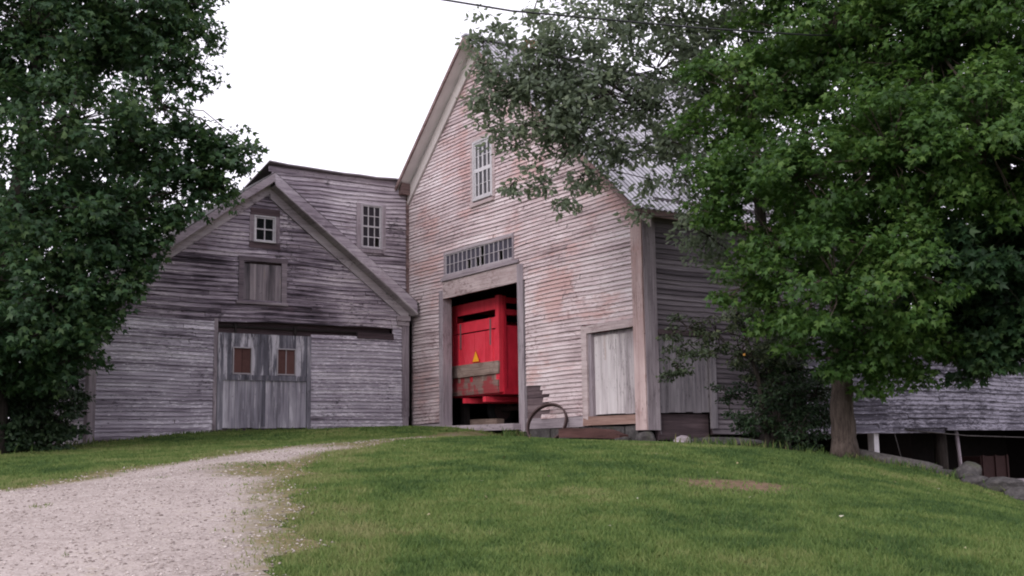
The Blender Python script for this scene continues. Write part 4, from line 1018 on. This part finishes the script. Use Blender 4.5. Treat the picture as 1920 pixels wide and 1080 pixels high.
at_ = tree('apple_tree','small apple tree with drooping boughs in front of the grey side door',(16.3,15.35,0.),AL,.075,
     [(16.35,15.35,g1(16.35,15.35)),(16.3,15.35,.5),(16.2,15.38,1.1),(16.05,15.4,1.7),(15.9,15.45,2.3)],M['leaf_apple'],M['bark_dark'],104,dens=1500,cl=60,size=.075,shape=OVAL,cr=(.13,.24))
mb = MB(); c = Vector((15.5,15.05,1.66))
mb.tube([c+Vector((0,0,z)) for z in (-.026,-.018,0,.018,.024)],[.008,.021,.028,.021,.008],10); mb.build('apple', M['apple'], at_)
BL = [(16.06,15.61,.42,.5),(16.19,15.19,.21,.45),(16.37,14.55,.3,.45),(16.15,16.1,.96,.49),(16.45,15.64,1.37,.6),(16.86,15.05,1.45,.7),(16.96,14.63,.91,.5),(17.6,15.0,1.1,.7),(17.4,16,.8,.7),
      (16.14,15.0,.73,.6),(16.7,14.9,.9,.7),(17.0,14.5,.45,.5),(16.06,15.7,.38,.36),(16.3,14.85,.28,.4),(17.3,15.2,.7,.7)]
tree('bush','dark leafy bush between the apple tree and the maple trunk',(16.5,15.0,g1(16.5,15)),BL,.04,
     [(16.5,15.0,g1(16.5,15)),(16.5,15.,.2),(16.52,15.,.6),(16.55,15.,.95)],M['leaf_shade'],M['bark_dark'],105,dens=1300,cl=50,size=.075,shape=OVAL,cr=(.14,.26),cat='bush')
LL = [(8.37,23.88,6.45,.64),(8.81,23.72,6.42,.48),(8.17,23.95,5.8,.58),(7.61,24.02,5.15,.5),(7.11,24.07,4.65,.45),(7.9,24.35,9.51,.7),(8.0,24.28,10.17,.7),(7.95,24.21,8.6,.6),(7.75,24.18,7.06,.66),(6.63,24.1,3.9,.38),
      (6.55,24.02,4.14,.72),(6.02,24.06,3.59,.68),(7.08,23.98,4.76,.48),(5.49,24.18,4.07,.84),(5.57,24.27,2.52,.5),(5.32,24.43,1.85,.7),(6.35,24.06,3.22,.38),(8.4,23.95,6.11,.5),(7.64,24.01,6.02,.7),(3.4,25.,2.6,1.5),(4.5,25.2,1.7,.8),
      (4.60,25.59,9.24,1.9),(6.35,25.19,9.61,1.65),(7.5,24.44,9.74,.85),(7.4,24.48,8.71,.85),(7.15,24.35,7.63,.8),(5.23,24.45,6.98,1.75),(6.98,24.21,6.46,1.0),(4.55,24.38,4.92,1.65),(5.98,24.07,4.79,1.25),
      (7.91,24.14,6.33,.66),(8.6,23.9,6.62,.44),(9.05,23.75,6.78,.26),(7.33,24.11,5.53,.7),(8.25,24.2,5.95,.45),(4.89,24.11,3.13,1.35),(5.6,24.13,3.18,.72),(6.05,24.05,2.75,.38),(6.18,24.02,3.37,.44),
      (4.6,24.2,2.3,.7),(3.08,26.82,8.84,2.4),(3.03,26.83,5.80,2.3),(3.18,26.81,2.87,2.0),(5.59,25.90,11.87,2.3),(7.3,24.95,11.15,1.15),(3.97,26.71,12.82,2.5),(6.38,26.9,9.34,1.8),(6.1,26.8,5.9,1.8),(4.9,27.2,3.54,1.7),(6.9,26.2,6.7,1.3),(6.84,24.25,4.4,.55)]
tree('broad_tree','big dark green tree at the left edge overlapping the low barn roof',(4.3,26.2,0.),LL,.32,
     [(4.3,26.2,g1(4.3,26.2)),(4.3,26.2,1.5),(4.35,26.15,3.),(4.5,26.0,5.),(4.7,25.9,7.5),(4.9,25.8,10.),(4.9,25.9,12.)],M['leaf_dark'],M['bark_dark'],106,dens=330,cl=21,size=.15,flat=.7,cr=(.22,.46))
tree('shrub','dark shrub under the big left tree beside the low barn side wall',(5.0,26.7,.05),[(4.89,26.45,.92,.85),(5.5,26.5,.7,.68),(5.85,26.6,1.3,.42),(5.03,26.3,1.73,.75),(4.63,26.3,.25,.55),(5.85,26.4,.5,.38),(5.5,26.0,.15,.36),(4.19,26.67,1.05,.9),(5.8,26.77,1.91,.5),(5.33,26.2,2.32,.72),(4.3,26.7,2.4,.8),(3.4,27,1.,.9),(4.9,27.3,1.2,.8),(5.6,27.7,.9,.7)],.05,
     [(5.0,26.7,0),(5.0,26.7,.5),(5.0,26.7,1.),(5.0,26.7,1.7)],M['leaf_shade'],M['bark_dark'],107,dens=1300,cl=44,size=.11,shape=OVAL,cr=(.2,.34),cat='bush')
tree('background_tree','distant dark tree behind the low barn at far left',(1.5,41,0.),[(1.5,41,6,3.),(-1,41,4.5,2.6),(3.6,42,4,2.4),(1.5,41,9.,2.5),(3.8,43,7,2.2),(-1,42,8,2.5),(1,40,2.6,2.)],.3,
     [(1.5,41,-.1),(1.5,41,2),(1.5,41,4),(1.5,41,6.5),(1.5,41,9)],M['leaf_shade'],M['bark_dark'],108,dens=220,cl=9,size=.22,cr=(.4,.7),twigs=False)

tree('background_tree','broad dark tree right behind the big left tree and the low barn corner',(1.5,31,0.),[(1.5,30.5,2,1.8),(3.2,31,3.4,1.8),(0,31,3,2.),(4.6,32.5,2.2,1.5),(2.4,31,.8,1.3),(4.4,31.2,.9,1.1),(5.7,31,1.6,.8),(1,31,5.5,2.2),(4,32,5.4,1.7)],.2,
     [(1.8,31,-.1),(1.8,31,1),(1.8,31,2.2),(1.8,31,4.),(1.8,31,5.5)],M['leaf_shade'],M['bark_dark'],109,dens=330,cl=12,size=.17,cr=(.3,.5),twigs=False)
# pale outbuilding far left
hs = thing('pale_outbuilding','pale clapboard outbuilding glimpsed at the far left edge','shed',(5.,37.5,-.1))
a_ = MB(); bk = MB(); clapwall(a_,bk,'Y',36.,-.1,3.,lambda z:(1.,5.55),[],.14,.0); a_.build('front_wall',M['white_peel'],hs); bk.build('sheathing',M['bare'],hs)
a_ = MB(); bk = MB(); a_.box(5.45,5.55,36.03,39.,-.1,3.); a_.box(1.,1.1,36.03,39.,-.1,3.); a_.box(1.1,5.45,38.9,39.,-.1,3.); a_.build('side_wall',M['white_peel'],hs)
a_ = MB(); a_.hexa([(.8,35.7,2.9),(5.7,35.7,2.9),(5.7,37.5,4.2),(.8,37.5,4.2),(.8,35.7,3.),(5.7,35.7,3.),(5.7,37.5,4.3),(.8,37.5,4.3)]); a_.hexa([(.8,37.5,4.2),(5.7,37.5,4.2),(5.7,39.3,2.9),(.8,39.3,2.9),(.8,37.5,4.3),(5.7,37.5,4.3),(5.7,39.3,3.),(.8,39.3,3.)]); a_.build('roof',M['shingle'],hs)

# ================================================================== light, sky, camera
SUN_DIR = Vector((-.80,-.42,.52)).normalized()   # towards the sun
w = bpy.data.worlds.new('World'); sc.world = w; w.use_nodes = True
nt = w.node_tree; bg = nt.nodes['Background']
sky = nt.nodes.new('ShaderNodeTexSky'); sky.sky_type = 'NISHITA'; sky.sun_disc = False
sky.sun_elevation = math.asin(SUN_DIR.z); sky.sun_rotation = math.atan2(SUN_DIR.x, SUN_DIR.y); sky.dust_density = 4.; sky.air_density = 1.
mx = nt.nodes.new('ShaderNodeMix'); mx.data_type = 'RGBA'; mx.inputs[0].default_value = .90
nt.links.new(sky.outputs[0], mx.inputs[6]); mx.inputs[7].default_value = (11.1,10.6,11.9,1)   # even cloud cover
nt.links.new(mx.outputs[2], bg.inputs[0]); bg.inputs[1].default_value = .10
ld = bpy.data.lights.new('sun','SUN'); ld.energy = .9; ld.angle = rad(22); ld.color = (1.,.96,.94)
lo = bpy.data.objects.new('sun', ld); COL.objects.link(lo); lo.rotation_euler = SUN_DIR.to_track_quat('Z','Y').to_euler()

cam = bpy.data.cameras.new('camera'); co = bpy.data.objects.new('camera', cam); COL.objects.link(co); sc.camera = co
PI_,RO,YA = rad(8.06),rad(-.80),rad(34.155)
fw = Vector((math.sin(YA)*math.cos(PI_), math.cos(YA)*math.cos(PI_), math.sin(PI_))); r_ = Vector((math.cos(YA),-math.sin(YA),0)); u_ = r_.cross(fw)
r2 = r_*math.cos(RO)+u_*math.sin(RO); u2 = u_*math.cos(RO)-r_*math.sin(RO)
co.matrix_world = Matrix(((r2.x,u2.x,-fw.x,0),(r2.y,u2.y,-fw.y,0),(r2.z,u2.z,-fw.z,0),(0,0,0,1)))
cam.sensor_width = 36.; cam.lens = 2100/1920*36; cam.clip_start = .1; cam.clip_end = 2000.
sc.view_settings.view_transform = 'Standard'; sc.view_settings.look = 'None'; sc.view_settings.exposure = .55; sc.view_settings.gamma = 1.
sc.cycles.filter_width = 2.0
